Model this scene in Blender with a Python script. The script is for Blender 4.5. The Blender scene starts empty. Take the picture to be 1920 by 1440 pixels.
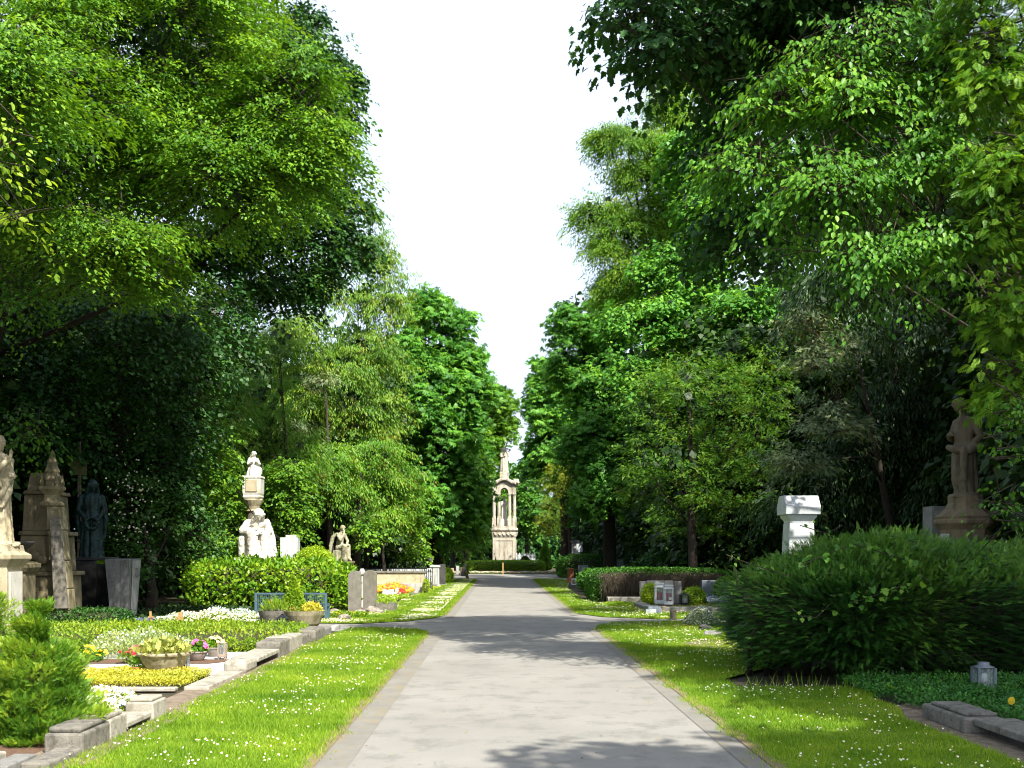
import bpy, math, random
import numpy as np
from mathutils import Vector, Matrix
random.seed(7)
rng = np.random.default_rng(7)
sc = bpy.context.scene
# ---------------------------------------------------------------- camera
F, CX, HY, EYE = 2000.0, 937.0, 1039.0, 1.65
cam_d = bpy.data.cameras.new('camera'); cam = bpy.data.objects.new('camera', cam_d)
sc.collection.objects.link(cam); sc.camera = cam
cam.location = (0, 0, EYE); cam.rotation_euler = (math.radians(90), 0, 0)
cam_d.sensor_width = 36; cam_d.lens = 36*F/1920
cam_d.shift_x = (960-CX)/1920; cam_d.shift_y = (HY-720)/1920
cam_d.clip_start = 0.1; cam_d.clip_end = 2000
# ---------------------------------------------------------------- sky, sun, exposure
SUN_EL, SUN_AZ = math.radians(47), math.radians(149)      # azimuth measured from +Y towards +X
world = bpy.data.worlds.new('World'); sc.world = world; world.use_nodes = True
wn = world.node_tree; wn.nodes.clear()
sky = wn.nodes.new('ShaderNodeTexSky'); sky.sky_type = 'NISHITA'; sky.sun_disc = False
sky.sun_elevation = SUN_EL; sky.sun_rotation = SUN_AZ
sky.air_density = 1.0; sky.dust_density = 3.5; sky.ozone_density = 1.0
bgn = wn.nodes.new('ShaderNodeBackground'); bgn.inputs[1].default_value = 0.115
wo = wn.nodes.new('ShaderNodeOutputWorld')
# thin white summer haze: strong low over the horizon, thinning towards the zenith
tc = wn.nodes.new('ShaderNodeTexCoord'); sp = wn.nodes.new('ShaderNodeSeparateXYZ'); wn.links.new(tc.outputs['Generated'], sp.inputs[0])
cn = wn.nodes.new('ShaderNodeTexNoise'); cn.inputs['Scale'].default_value = 2.2; cn.inputs['Detail'].default_value = 6; wn.links.new(tc.outputs['Generated'], cn.inputs['Vector'])
mr = wn.nodes.new('ShaderNodeMapRange'); mr.inputs[1].default_value = .46; mr.inputs[2].default_value = .62; mr.inputs[3].default_value = .93; mr.inputs[4].default_value = .32
wn.links.new(sp.outputs[2], mr.inputs[0])
ad = wn.nodes.new('ShaderNodeMath'); ad.operation = 'MULTIPLY_ADD'; ad.inputs[1].default_value = .25; ad.use_clamp = True
sb_ = wn.nodes.new('ShaderNodeMath'); sb_.operation = 'SUBTRACT'; sb_.inputs[1].default_value = .5; wn.links.new(cn.outputs[0], sb_.inputs[0])
wn.links.new(sb_.outputs[0], ad.inputs[0]); wn.links.new(mr.outputs[0], ad.inputs[2])
mxw = wn.nodes.new('ShaderNodeMix'); mxw.data_type = 'RGBA'; wn.links.new(ad.outputs[0], mxw.inputs[0])
wn.links.new(sky.outputs[0], mxw.inputs[6]); mxw.inputs[7].default_value = (4.3, 5.0, 6.2, 1)
wn.links.new(mxw.outputs[2], bgn.inputs[0]); wn.links.new(bgn.outputs[0], wo.inputs[0])
sl = bpy.data.lights.new('sun', 'SUN'); sl.energy = 4.6; sl.angle = math.radians(0.53); sl.color = (1.0, 0.95, 0.85)
so = bpy.data.objects.new('sun', sl); sc.collection.objects.link(so)
sdir = Vector((math.sin(SUN_AZ)*math.cos(SUN_EL), math.cos(SUN_AZ)*math.cos(SUN_EL), math.sin(SUN_EL)))
so.rotation_euler = sdir.to_track_quat('Z', 'Y').to_euler()
sc.view_settings.view_transform = 'Standard'; sc.view_settings.look = 'None'
sc.view_settings.exposure = 1.1; sc.view_settings.gamma = 1
try:
    sc.cycles.max_bounces = 6; sc.cycles.diffuse_bounces = 3; sc.cycles.transmission_bounces = 4
    sc.cycles.glossy_bounces = 2; sc.cycles.transparent_max_bounces = 4
    sc.cycles.use_denoising = True; sc.cycles.filter_width = 1.05; sc.cycles.sample_clamp_indirect = 4
except Exception: pass

# ---------------------------------------------------------------- pixel / ground helpers
def P(px, py, Y): return ((px-CX)*Y/F, Y, EYE-(py-HY)*Y/F)
def G(px, py):
    Y = F*EYE/(py-HY); return ((px-CX)*Y/F, Y)
# ---------------------------------------------------------------- materials
MATS = {}
def newmat(name):
    m = bpy.data.materials.new(name); m.use_nodes = True; nt = m.node_tree; nt.nodes.clear()
    out = nt.nodes.new('ShaderNodeOutputMaterial'); return m, nt, out
def noise(nt, scale, detail=4, rough=.6, vec=None):
    n = nt.nodes.new('ShaderNodeTexNoise'); n.inputs['Scale'].default_value = scale
    n.inputs['Detail'].default_value = detail; n.inputs['Roughness'].default_value = rough
    if vec is not None: nt.links.new(vec, n.inputs['Vector'])
    return n
def ramp(nt, fac, stops):
    r = nt.nodes.new('ShaderNodeValToRGB'); e = r.color_ramp.elements
    while len(e) < len(stops): e.new(0.5)
    for i, (p, c) in enumerate(stops):
        e[i].position = p; e[i].color = (*c, 1)
    nt.links.new(fac, r.inputs[0]); return r
def mixc(nt, a, b, fac, mode='MIX'):
    m = nt.nodes.new('ShaderNodeMix'); m.data_type = 'RGBA'; m.blend_type = mode
    if isinstance(fac, (int, float)): m.inputs[0].default_value = fac
    else: nt.links.new(fac, m.inputs[0])
    for s, v in ((6, a), (7, b)):
        if isinstance(v, tuple): m.inputs[s].default_value = (*v, 1)
        else: nt.links.new(v, m.inputs[s])
    return m.outputs[2]
def world_pos(nt):
    return nt.nodes.new('ShaderNodeNewGeometry').outputs['Position']
def surf(name, c1, c2, scale=6, rough=.8, bump=.3, c3=None, metal=0, fine=90, finebump=None, streak=False, spec=.4):
    """mottled hard surface: two tones, optional stain tone with its own shape, fine grain"""
    if name in MATS: return MATS[name]
    m, nt, out = newmat(name); pos = world_pos(nt)
    b = nt.nodes.new('ShaderNodeBsdfPrincipled'); b.inputs['Roughness'].default_value = rough; b.inputs['Metallic'].default_value = metal
    b.inputs['Specular IOR Level'].default_value = spec
    n1 = noise(nt, scale, 6, .65, pos); r1 = ramp(nt, n1.outputs[0], [(.32, c1), (.68, c2)]); col = r1.outputs[0]
    n2 = noise(nt, fine, 3, .6, pos); r2 = ramp(nt, n2.outputs[0], [(.3, (.78,)*3), (.7, (1.12,)*3)])
    col = mixc(nt, col, r2.outputs[0], .7, 'MULTIPLY')
    if c3:
        v = pos
        if streak:
            mp = nt.nodes.new('ShaderNodeMapping'); mp.inputs['Scale'].default_value = (1, 1, .16); nt.links.new(pos, mp.inputs[0]); v = mp.outputs[0]
        n3 = noise(nt, scale*.9+1.5, 7, .72, v); r3 = ramp(nt, n3.outputs[0], [(.5, (0, 0, 0)), (.62, (1, 1, 1))])
        sep = nt.nodes.new('ShaderNodeSeparateColor'); nt.links.new(r3.outputs[0], sep.inputs[0])
        mu = nt.nodes.new('ShaderNodeMath'); mu.operation = 'MULTIPLY'; mu.inputs[1].default_value = .8; nt.links.new(sep.outputs[0], mu.inputs[0])
        col = mixc(nt, col, c3, mu.outputs[0])
    nt.links.new(col, b.inputs['Base Color'])
    if bump:
        bm_ = nt.nodes.new('ShaderNodeBump'); bm_.inputs['Strength'].default_value = bump; bm_.inputs['Distance'].default_value = .01
        nn = noise(nt, fine if finebump is None else finebump, 6, .7, pos)
        nt.links.new(nn.outputs[0], bm_.inputs['Height']); nt.links.new(bm_.outputs[0], b.inputs['Normal'])
    nt.links.new(b.outputs[0], out.inputs[0]); MATS[name] = m; return m
def leafmat(name, dark, mid, light, trans=.35, gloss=.5, nscale=.6, warm=None, gain=1.45):
    """leaf: per-leaf value 'var' picks the tone; light passes through"""
    if name in MATS: return MATS[name]
    if not name.startswith('petal'):
        dark, mid, light = [(c[0]*gain*1.05, c[1]*gain, c[2]*gain*.72) for c in (dark, mid, light)]
    m, nt, out = newmat(name)
    at = nt.nodes.new('ShaderNodeAttribute'); at.attribute_name = 'var'
    st = [(.05, dark), (.5, mid), (.92, light)]
    if warm: st.append((.985, warm))
    r = ramp(nt, at.outputs['Fac'], st)
    n = noise(nt, nscale, 2, .5, world_pos(nt)); r2 = ramp(nt, n.outputs[0], [(.3, (.75, .82, .8)), (.7, (1.25, 1.12, .95))])
    col = mixc(nt, r.outputs[0], r2.outputs[0], 1.0, 'MULTIPLY')
    b = nt.nodes.new('ShaderNodeBsdfPrincipled'); b.inputs['Roughness'].default_value = gloss; b.inputs['Specular IOR Level'].default_value = .35
    nt.links.new(col, b.inputs['Base Color'])
    tr = nt.nodes.new('ShaderNodeBsdfTranslucent')
    col2 = mixc(nt, col, (1.5, 1.35, .5), 1.0, 'MULTIPLY'); nt.links.new(col2, tr.inputs[0])
    mx = nt.nodes.new('ShaderNodeMixShader'); mx.inputs[0].default_value = trans
    nt.links.new(b.outputs[0], mx.inputs[1]); nt.links.new(tr.outputs[0], mx.inputs[2]); nt.links.new(mx.outputs[0], out.inputs[0])
    MATS[name] = m; return m
def plain(name, col, rough=.5, metal=0, emit=None, spec=.5):
    return surf(name, tuple(c*.9 for c in col), tuple(min(1, c*1.08) for c in col), 20, rough, .08, metal=metal, spec=spec)
def glass(name, col=(.9, .95, .95), rough=.02):
    if name in MATS: return MATS[name]
    m, nt, out = newmat(name); b = nt.nodes.new('ShaderNodeBsdfPrincipled')
    b.inputs['Base Color'].default_value = (*col, 1); b.inputs['Roughness'].default_value = rough
    b.inputs['Transmission Weight'].default_value = .9; b.inputs['IOR'].default_value = 1.1
    nt.links.new(b.outputs[0], out.inputs[0]); MATS[name] = m; return m

# greens
L_ELM   = leafmat('leaf_hornbeam', (.03,.10,.012), (.075,.19,.02), (.15,.29,.03), .36)
L_DARK  = leafmat('leaf_shade_green', (.012,.045,.01), (.03,.09,.018), (.05,.12,.02), .15, gain=.75)  # kept extra dark, so deep tree shade is partly in the leaf colour
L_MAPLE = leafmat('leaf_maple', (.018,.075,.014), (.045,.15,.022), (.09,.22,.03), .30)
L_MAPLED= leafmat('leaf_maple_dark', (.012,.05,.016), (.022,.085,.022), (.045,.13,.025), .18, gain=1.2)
L_CHEST = leafmat('leaf_chestnut', (.022,.09,.018), (.05,.165,.03), (.10,.24,.035), .32, gain=1.75)
L_SPRUCE= leafmat('needle_spruce', (.028,.09,.010), (.075,.18,.018), (.16,.27,.03), .25, warm=(.28,.24,.05))
L_YEW   = leafmat('needle_yew', (.022,.08,.012), (.055,.155,.018), (.12,.24,.026), .28, warm=(.20,.19,.03), gain=1.75)
L_BUSHY = leafmat('needle_yew_bright', (.035,.11,.014), (.09,.22,.02), (.24,.36,.035), .26, gain=1.2)
L_YEWD  = leafmat('needle_yew_dark', (.012,.055,.014), (.030,.115,.024), (.11,.25,.045), .22, .42, gain=1.25)
L_BLUE  = leafmat('needle_blue_spruce', (.05,.10,.07), (.12,.19,.14), (.34,.40,.28), .12, gain=1.5)
L_THUJA = leafmat('frond_thuja', (.03,.11,.012), (.075,.20,.02), (.16,.30,.03), .3)
L_LIME  = leafmat('leaf_lime', (.07,.17,.02), (.15,.28,.03), (.24,.38,.05), .45)
L_LAUR  = leafmat('leaf_laurel', (.05,.15,.012), (.10,.24,.018), (.22,.35,.03), .28, .35, gain=1.25)
L_BALL  = leafmat('leaf_box_ball', (.09,.19,.012), (.18,.31,.02), (.28,.40,.035), .3)
L_GRAVE = leafmat('leaf_ground_cover', (.06,.14,.012), (.13,.24,.02), (.24,.33,.035), .3)
L_YELL  = leafmat('leaf_yellow_cover', (.28,.33,.02), (.50,.52,.07), (.68,.66,.20), .3, gain=1.)
L_PALE  = leafmat('leaf_pale_rosette', (.14,.22,.05), (.34,.42,.14), (.52,.56,.26), .2, gain=1.)
L_PERI  = leafmat('leaf_periwinkle', (.012,.06,.012), (.025,.11,.02), (.05,.17,.03), .2)
L_WEED  = leafmat('leaf_vine', (.04,.13,.02), (.08,.21,.03), (.14,.28,.04), .35)
L_ORYEW = leafmat('needle_yellow_yew', (.06,.12,.012), (.13,.20,.02), (.22,.28,.03), .25)
BARK  = surf('bark', (.022,.017,.012), (.055,.043,.03), 9, .95, .8, fine=30)
BARKL = surf('bark_light', (.12,.10,.07), (.24,.20,.15), 9, .95, .6, fine=30)
TWIG  = surf('twig_brown', (.03,.024,.014), (.07,.055,.035), 14, .95, .6, fine=50)
MARBLE= surf('white_marble', (.52,.50,.44), (.68,.66,.59), 5, .55, .25, c3=(.34,.30,.22), fine=60, streak=True)
SANDST= surf('sandstone', (.13,.11,.06), (.23,.19,.11), 4, .9, .6, c3=(.08,.07,.035), fine=45, streak=True)
SANDL = surf('sandstone_light', (.36,.31,.20), (.50,.44,.30), 3, .9, .5, c3=(.24,.19,.11), fine=45, streak=True)
MONU  = surf('monument_stone', (.36,.33,.26), (.55,.51,.42), 1.2, .9, .5, c3=(.19,.15,.10), fine=14, streak=True)
DARKST= surf('blackened_stone', (.035,.035,.04), (.09,.085,.08), 3, .85, .4, fine=25)
GREYST= surf('grey_stone', (.17,.17,.16), (.28,.27,.25), 5, .85, .5, c3=(.11,.11,.085), streak=True)
GREYL = surf('pale_grey_stone', (.36,.36,.34), (.48,.47,.44), 5, .85, .45, c3=(.24,.23,.19), streak=True)
CONC  = surf('concrete_kerb', (.30,.28,.23), (.45,.42,.35), 7, .92, .7, c3=(.19,.17,.13), fine=60)
CONCD = surf('weathered_kerb', (.14,.13,.11), (.25,.23,.19), 7, .95, .8, c3=(.07,.065,.05), fine=50)
BLUEST= surf('blue_grey_granite', (.10,.125,.15), (.17,.20,.23), 12, .4, .1, fine=150)
GRANW = surf('white_granite', (.42,.455,.48), (.56,.59,.60), 8, .6, .3, c3=(.40,.40,.36), streak=True)
POLBLK= surf('black_polished_granite', (.008,.008,.009), (.016,.016,.018), 20, .06, 0, fine=200, spec=.6)
BRONZE= surf('verdigris_bronze', (.008,.018,.018), (.028,.07,.066), 5, .5, .4, c3=(.008,.012,.014), fine=40, streak=True, metal=.3)
ANGELS= surf('mossy_statue_stone', (.20,.20,.12), (.46,.44,.31), 6, .9, .5, c3=(.09,.09,.05), fine=50, streak=True)
IRON  = plain('wrought_iron', (.02,.022,.025), .5, .4)
STEELB= plain('blue_grey_steel', (.10,.17,.22), .4, .3)
WOOD  = surf('raw_wood', (.28,.17,.06), (.48,.32,.13), 12, .8, .4, fine=60)
WOODG = surf('grey_wood', (.16,.13,.09), (.28,.24,.17), 12, .9, .6, c3=(.07,.06,.04), fine=60)
TERRA = surf('terracotta', (.30,.10,.05), (.42,.16,.08), 9, .85, .2)
BOWLC = surf('exposed_aggregate', (.28,.24,.15), (.48,.42,.28), 9, .95, .8, c3=(.20,.16,.09), fine=110)
POTG  = surf('grey_pot', (.22,.19,.16), (.34,.30,.26), 6, .8, .3, c3=(.16,.11,.08))
WPAINT= plain('white_painted_metal', (.75,.78,.80), .35)
REDGL = plain('red_candle_plastic', (.55,.015,.012), .25)
WAX   = plain('white_wax', (.8,.78,.7), .4)
GLASS = glass('lantern_glass')
MULCH = surf('bark_mulch', (.09,.05,.03), (.22,.13,.08), 40, .95, 1.0, fine=120)
GRAVEL= surf('white_gravel', (.36,.35,.33), (.66,.65,.62), 70, .9, 1.0, fine=160, finebump=80)
FL = {k: leafmat('petal_'+k, tuple(c*.8 for c in v), v, tuple(min(1, c*1.15) for c in v), .25, .6) for k, v in dict(
    white=(.80,.80,.78), pink=(.75,.16,.50), red=(.70,.06,.07), coral=(.78,.22,.22), orange=(.85,.30,.03), yellow=(.85,.66,.03),
    purple=(.26,.22,.62), blue=(.48,.55,.88), pale_blue=(.62,.72,.80), cream=(.80,.78,.50), blossom=(.72,.74,.66)).items()}

# ---------------------------------------------------------------- object helpers
COL = sc.collection
ORIG = {}
def thing(name, label, cat, X, Y, Z=0, group=None, kind=None):
    o = bpy.data.objects.new(name, None); COL.objects.link(o); o.location = (X, Y, Z)
    o.empty_display_size = .2
    o['label'] = label; o['category'] = cat
    if group: o['group'] = group
    if kind: o['kind'] = kind
    ORIG[o.name] = (X, Y, Z); return o
def tag(o, label, cat, group=None, kind=None):
    if label: o['label'] = label
    if cat: o['category'] = cat
    if group: o['group'] = group
    if kind: o['kind'] = kind
    return o
def link_mesh(name, me, parent, org):
    o = bpy.data.objects.new(name, me); COL.objects.link(o)
    if parent is not None:
        o.parent = parent; po = ORIG[parent.name]
        o.location = tuple(a-b for a, b in zip(org, po))
    else: o.location = org
    ORIG[o.name] = org; return o
class MB:
    def __init__(s): s.v = []; s.f = []
    def add(s, vs, fs):
        n = len(s.v); s.v += [tuple(v) for v in vs]; s.f += [tuple(i+n for i in f) for f in fs]; return s
    def box(s, c, d, rz=0, taper=1.0, tapery=None, tilt=0):
        """c = centre of the bottom face, d = full sizes; taper scales the top"""
        tapery = taper if tapery is None else tapery
        ca, sa = math.cos(rz), math.sin(rz); vs = []
        for z, kx, ky in ((0, 1, 1), (d[2], taper, tapery)):
            for sx, sy in ((-1,-1),(1,-1),(1,1),(-1,1)):
                x, y = sx*d[0]/2*kx + tilt*z, sy*d[1]/2*ky
                vs.append((c[0]+x*ca-y*sa, c[1]+x*sa+y*ca, c[2]+z))
        return s.add(vs, [(3,2,1,0),(4,5,6,7),(0,1,5,4),(1,2,6,5),(2,3,7,6),(3,0,4,7)])
    def b2(s, a, b):
        return s.box(((a[0]+b[0])/2, (a[1]+b[1])/2, a[2]), (b[0]-a[0], b[1]-a[1], b[2]-a[2]))
    def lathe(s, c, prof, seg=20, rz=0, sq=0, ey=1.0):
        """prof: (r, z) list; seg=4 with rz=45deg gives square mouldings"""
        vs = []; fs = []
        for r, z in prof:
            for k in range(seg):
                a = 2*math.pi*k/seg+rz; vs.append((c[0]+r*math.cos(a), c[1]+r*ey*math.sin(a), c[2]+z))
        for i in range(len(prof)-1):
            for k in range(seg):
                k2 = (k+1) % seg; fs.append((i*seg+k, i*seg+k2, (i+1)*seg+k2, (i+1)*seg+k))
        fs.append(tuple(reversed(range(seg)))); fs.append(tuple((len(prof)-1)*seg+k for k in range(seg)))
        return s.add(vs, fs)
    def sq(s, c, prof, ratio=1.0):
        """square moulding: prof = (half width, z)"""
        vs = []; fs = []
        for r, z in prof:
            for sx, sy in ((-1,-1),(1,-1),(1,1),(-1,1)): vs.append((c[0]+sx*r, c[1]+sy*r*ratio, c[2]+z))
        for i in range(len(prof)-1):
            for k in range(4):
                k2 = (k+1) % 4; fs.append((i*4+k, i*4+k2, (i+1)*4+k2, (i+1)*4+k))
        fs.append((3,2,1,0)); fs.append(tuple((len(prof)-1)*4+k for k in range(4)))
        return s.add(vs, fs)
    def tube(s, pts, rad, seg=8, cap=True):
        pts = [Vector(p) for p in pts]; n = len(pts)
        if isinstance(rad, (int, float)): rad = [rad]*n
        vs = []; fs = []
        for i, p in enumerate(pts):
            d = (pts[min(i+1, n-1)]-pts[max(i-1, 0)]).normalized()
            u = d.cross(Vector((.1, .3, 1)) if abs(d.z) < .9 else Vector((1, .1, 0))).normalized(); w = d.cross(u)
            for k in range(seg):
                a = 2*math.pi*k/seg; vs.append(p+(u*math.cos(a)+w*math.sin(a))*rad[i])
        for i in range(n-1):
            for k in range(seg):
                k2 = (k+1) % seg; fs.append((i*seg+k, i*seg+k2, (i+1)*seg+k2, (i+1)*seg+k))
        if cap: fs.append(tuple(reversed(range(seg)))); fs.append(tuple((n-1)*seg+k for k in range(seg)))
        return s.add(vs, fs)
    def ell(s, c, r, seg=14, rings=9, rot=None):
        vs = []; fs = []
        for i in range(1, rings):
            t = math.pi*i/rings
            for k in range(seg):
                a = 2*math.pi*k/seg; vs.append(Vector((r[0]*math.sin(t)*math.cos(a), r[1]*math.sin(t)*math.sin(a), r[2]*math.cos(t))))
        vs.append(Vector((0, 0, r[2]))); vs.append(Vector((0, 0, -r[2])))
        for i in range(rings-2):
            for k in range(seg):
                k2 = (k+1) % seg; fs.append((i*seg+k, (i+1)*seg+k, (i+1)*seg+k2, i*seg+k2))
        T, B = len(vs)-2, len(vs)-1
        for k in range(seg):
            k2 = (k+1) % seg; fs.append((T, k, k2)); fs.append((B, (rings-2)*seg+k2, (rings-2)*seg+k))
        if rot is not None: vs = [rot @ v for v in vs]
        return s.add([Vector(c)+v for v in vs], fs)
    def prism(s, pts, dv):
        """closed outline extruded by the vector dv"""
        n = len(pts); a = [Vector(p) for p in pts]; b = [p+Vector(dv) for p in a]
        return s.add(a+b, [tuple(reversed(range(n))), tuple(range(n, 2*n))]+[(i, (i+1) % n, n+(i+1) % n, n+i) for i in range(n)])
    def build(s, name, mat, parent=None, org=None, bevel=0, smooth=False, label=None):
        if org is None: org = ORIG[parent.name] if parent is not None else (0, 0, 0)
        me = bpy.data.meshes.new(name)
        me.from_pydata([(v[0]-org[0], v[1]-org[1], v[2]-org[2]) for v in s.v], [], s.f)
        me.materials.append(mat); me.validate(); me.update()
        o = link_mesh(name, me, parent, org)
        if smooth:
            me.polygons.foreach_set('use_smooth', [True]*len(me.polygons))
        if bevel:
            m = o.modifiers.new('bevel', 'BEVEL'); m.width = bevel; m.segments = 2; m.limit_method = 'ANGLE'; m.angle_limit = math.radians(35)
        if label: o['label'] = label
        return o
def baked(name, mb, mat, parent, voxel=.02, smooth=6, disp=0, dscale=.1, org=None):
    """many overlapping volumes fused into ONE continuous carved surface"""
    tmp = mb.build('tmp', mat, None)
    r = tmp.modifiers.new('r', 'REMESH'); r.mode = 'VOXEL'; r.voxel_size = voxel; r.use_smooth_shade = True
    s = tmp.modifiers.new('s', 'SMOOTH'); s.iterations = smooth; s.factor = .5
    if disp:
        t = bpy.data.textures.new('folds', 'CLOUDS'); t.noise_scale = dscale; t.noise_depth = 2
        d = tmp.modifiers.new('d', 'DISPLACE'); d.texture = t; d.strength = disp; d.mid_level = .5; d.texture_coords = 'LOCAL'
    dg = bpy.context.evaluated_depsgraph_get(); dg.update()
    me = bpy.data.meshes.new_from_object(tmp.evaluated_get(dg)); me.name = name
    bpy.data.objects.remove(tmp)
    org = org or ORIG[parent.name]
    me.transform(Matrix.Translation(-Vector(org)))
    me.materials.clear(); me.materials.append(mat)
    me.polygons.foreach_set('use_smooth', [True]*len(me.polygons))
    return link_mesh(name, me, parent, org)

# ---------------------------------------------------------------- leaf machinery (numpy)
def unit(a): return a/np.maximum(np.linalg.norm(a, axis=-1, keepdims=True), 1e-9)
def frames(d, n):
    d = unit(d); y = unit(np.cross(n, d)); z = np.cross(d, y); return np.stack([d, y, z], 1)
def T_(verts, faces): return np.array(verts, float), [list(f) for f in faces]
RHOMB = T_([(0,0,0),(.42,.30,.06),(1,0,-.08),(.42,-.30,.06)], [(0,3,2,1)])
BROAD = T_([(0,0,0),(.35,.42,.08),(1,0,-.10),(.35,-.42,.08)], [(0,3,2,1)])
OVAL  = T_([(0,0,0),(.28,.27,.05),(.68,.25,.03),(1,0,-.12),(.68,-.25,.03),(.28,-.27,.05),(.5,0,-.03)], [(0,6,1),(1,6,2),(2,6,3),(0,5,6),(5,4,6),(4,3,6)])
NEEDL = T_([(0,0,0),(.4,.09,.02),(1,0,0),(.4,-.09,.02)], [(0,3,2,1)])
STRIP = T_([(0,0,0),(.5,.14,.03),(1,0,-.05),(.5,-.14,.03)], [(0,3,2,1)])
MAPLE = T_([(0,0,0),(.05,.30,0),(.22,.26,.03),(.38,.55,0),(.52,.26,.05),(.66,.30,.02),(1,0,-.1),(.66,-.30,.02),(.52,-.26,.05),(.38,-.55,0),(.22,-.26,.03),(.05,-.30,0)],
           [(0,2,1),(0,4,2),(2,4,3),(0,6,4),(4,6,5),(0,8,6),(6,8,7),(0,10,8),(8,10,9),(0,11,10)])
def _palm():
    v = []; f = []
    for k, a in enumerate((-1.25, -.65, 0, .65, 1.25)):
        L = 1-.22*abs(a); ca, sa = math.cos(a), math.sin(a); n = len(v)
        for x, y, z in ((0,0,0), (.65*L,.15,.02), (L,0,-.18), (.65*L,-.15,.02)): v.append((x*ca-y*sa, x*sa+y*ca, z))
        f.append((n, n+3, n+2, n+1))
    return T_(v, f)
PALM = _palm()
def _frond(n=6, ang=.75, w=.05, L0=.5):
    v = [(0,-w*.3,0),(1,-w*.2,-.15),(1,w*.2,-.15),(0,w*.3,0)]; f = [(0,1,2,3)]
    for i in range(n):
        t = .1+.85*i/n
        for sd in (-1, 1):
            L = L0*(1-t*.75); a = sd*ang; ca, sa = math.cos(a), math.sin(a); k = len(v)
            for x, y in ((0,0),(.5*L,w),(L,0),(.5*L,-w)): v.append((t+x*ca-y*sa, x*sa+y*ca, -.15*t*t-.1*x*x))
            f.append((k, k+3, k+2, k+1) if True else None)
    return T_(v, f)
FROND = _frond()
YEWSP = _frond(7, .95, .035, .30)
YEWBIG = _frond(6, .85, .06, .34)
YEWMID = _frond(7, .9, .042, .30)
CROSSP = T_([(0,0,0),(.5,.5,.1),(1,0,0),(.5,-.5,-.1)], [(0,3,2,1)])
FLOWER = T_([(0,0,.0)]+[((.5 if k % 2 == 0 else .22)*math.cos(k*math.pi/5), (.5 if k % 2 == 0 else .22)*math.sin(k*math.pi/5), .06) for k in range(10)],
            [(0, 1+k, 1+(k+1) % 10) for k in range(10)])
ROUNDF = T_([(.5*math.cos(k*math.pi/3), .5*math.sin(k*math.pi/3), .05*(k % 2)) for k in range(6)], [tuple(range(6))])
def blossom_ball():
    v = []; f = []
    for k in range(5):
        a = k*2.4; t = .2+k*.3; c = np.array([math.cos(a)*math.sin(t)*.3, math.sin(a)*math.sin(t)*.3, math.cos(t)*.3]); n = len(v)
        for j in range(5): b = j*1.2566; v.append(tuple(c+np.array([math.cos(b)*.28, math.sin(b)*.28, .05*math.sin(b*2)])))
        f.append(tuple(range(n, n+5)))
    return T_(v, f)
PUFF = blossom_ball()
TWIGT = T_([(0,.5,0),(0,-.25,.43),(0,-.25,-.43),(1,.15,0),(1,-.08,.13),(1,-.08,-.13)], [(0,3,4,1),(1,4,5,2),(2,5,3,0)])
class Leaves:
    def __init__(s): s.V = []; s.F = []; s.S = []; s.A = []; s.M = []; s.n = 0; s.mats = []
    def add(s, pos, R, scale, tpl, var, mat):
        if len(pos) == 0: return
        tv, tf = tpl; n, k = len(pos), len(tv)
        scale = np.asarray(scale, float)
        if scale.ndim == 0: scale = np.full(n, float(scale))
        if scale.ndim == 1: tvs = tv[None]*scale[:, None, None]
        else: tvs = tv[None]*scale[:, None, :]
        V = pos[:, None, :]+np.einsum('nkj,njc->nkc', tvs, R)
        s.V.append(V.reshape(-1, 3).astype(np.float32))
        flat = np.array([i for f in tf for i in f]); sizes = np.array([len(f) for f in tf])
        s.F.append((np.arange(n)[:, None]*k+flat[None]+s.n).ravel().astype(np.int32)); s.S.append(np.tile(sizes, n))
        s.A.append(np.repeat(np.broadcast_to(var, (n,)), k).astype(np.float32))
        if mat not in s.mats: s.mats.append(mat)
        s.M.append(np.full(n*len(tf), s.mats.index(mat), np.int32)); s.n += n*k
    def build(s, name, parent=None, org=None, label=None):
        V = np.concatenate(s.V); Fc = np.concatenate(s.F); S = np.concatenate(s.S)
        if org is None: org = ORIG[parent.name] if parent is not None else (0, 0, 0)
        V = V-np.array(org, np.float32)
        me = bpy.data.meshes.new(name)
        me.vertices.add(len(V)); me.vertices.foreach_set('co', V.ravel())
        me.loops.add(len(Fc)); me.loops.foreach_set('vertex_index', Fc)
        st = np.concatenate([[0], np.cumsum(S)[:-1]]).astype(np.int32)
        me.polygons.add(len(S)); me.polygons.foreach_set('loop_start', st)
        me.polygons.foreach_set('material_index', np.concatenate(s.M))
        at = me.attributes.new('var', 'FLOAT', 'POINT'); at.data.foreach_set('value', np.concatenate(s.A))
        for m in s.mats: me.materials.append(m)
        me.update(calc_edges=True)
        o = link_mesh(name, me, parent, org)
        if label: o['label'] = label
        global NF; NF += len(S); return o
NF = 0
def snoise(p, f, seed=0):
    q = p*f+seed*7.3
    return (np.sin(q[:,0]*1.7+1.3*np.sin(q[:,1]*1.1+seed))+np.sin(q[:,1]*1.9+1.1*np.sin(q[:,2]*1.3+2))+np.sin(q[:,2]*2.1+1.2*np.sin(q[:,0]*.9+4)))/3
def rdir(n):
    return unit(rng.normal(size=(n, 3)))
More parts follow.
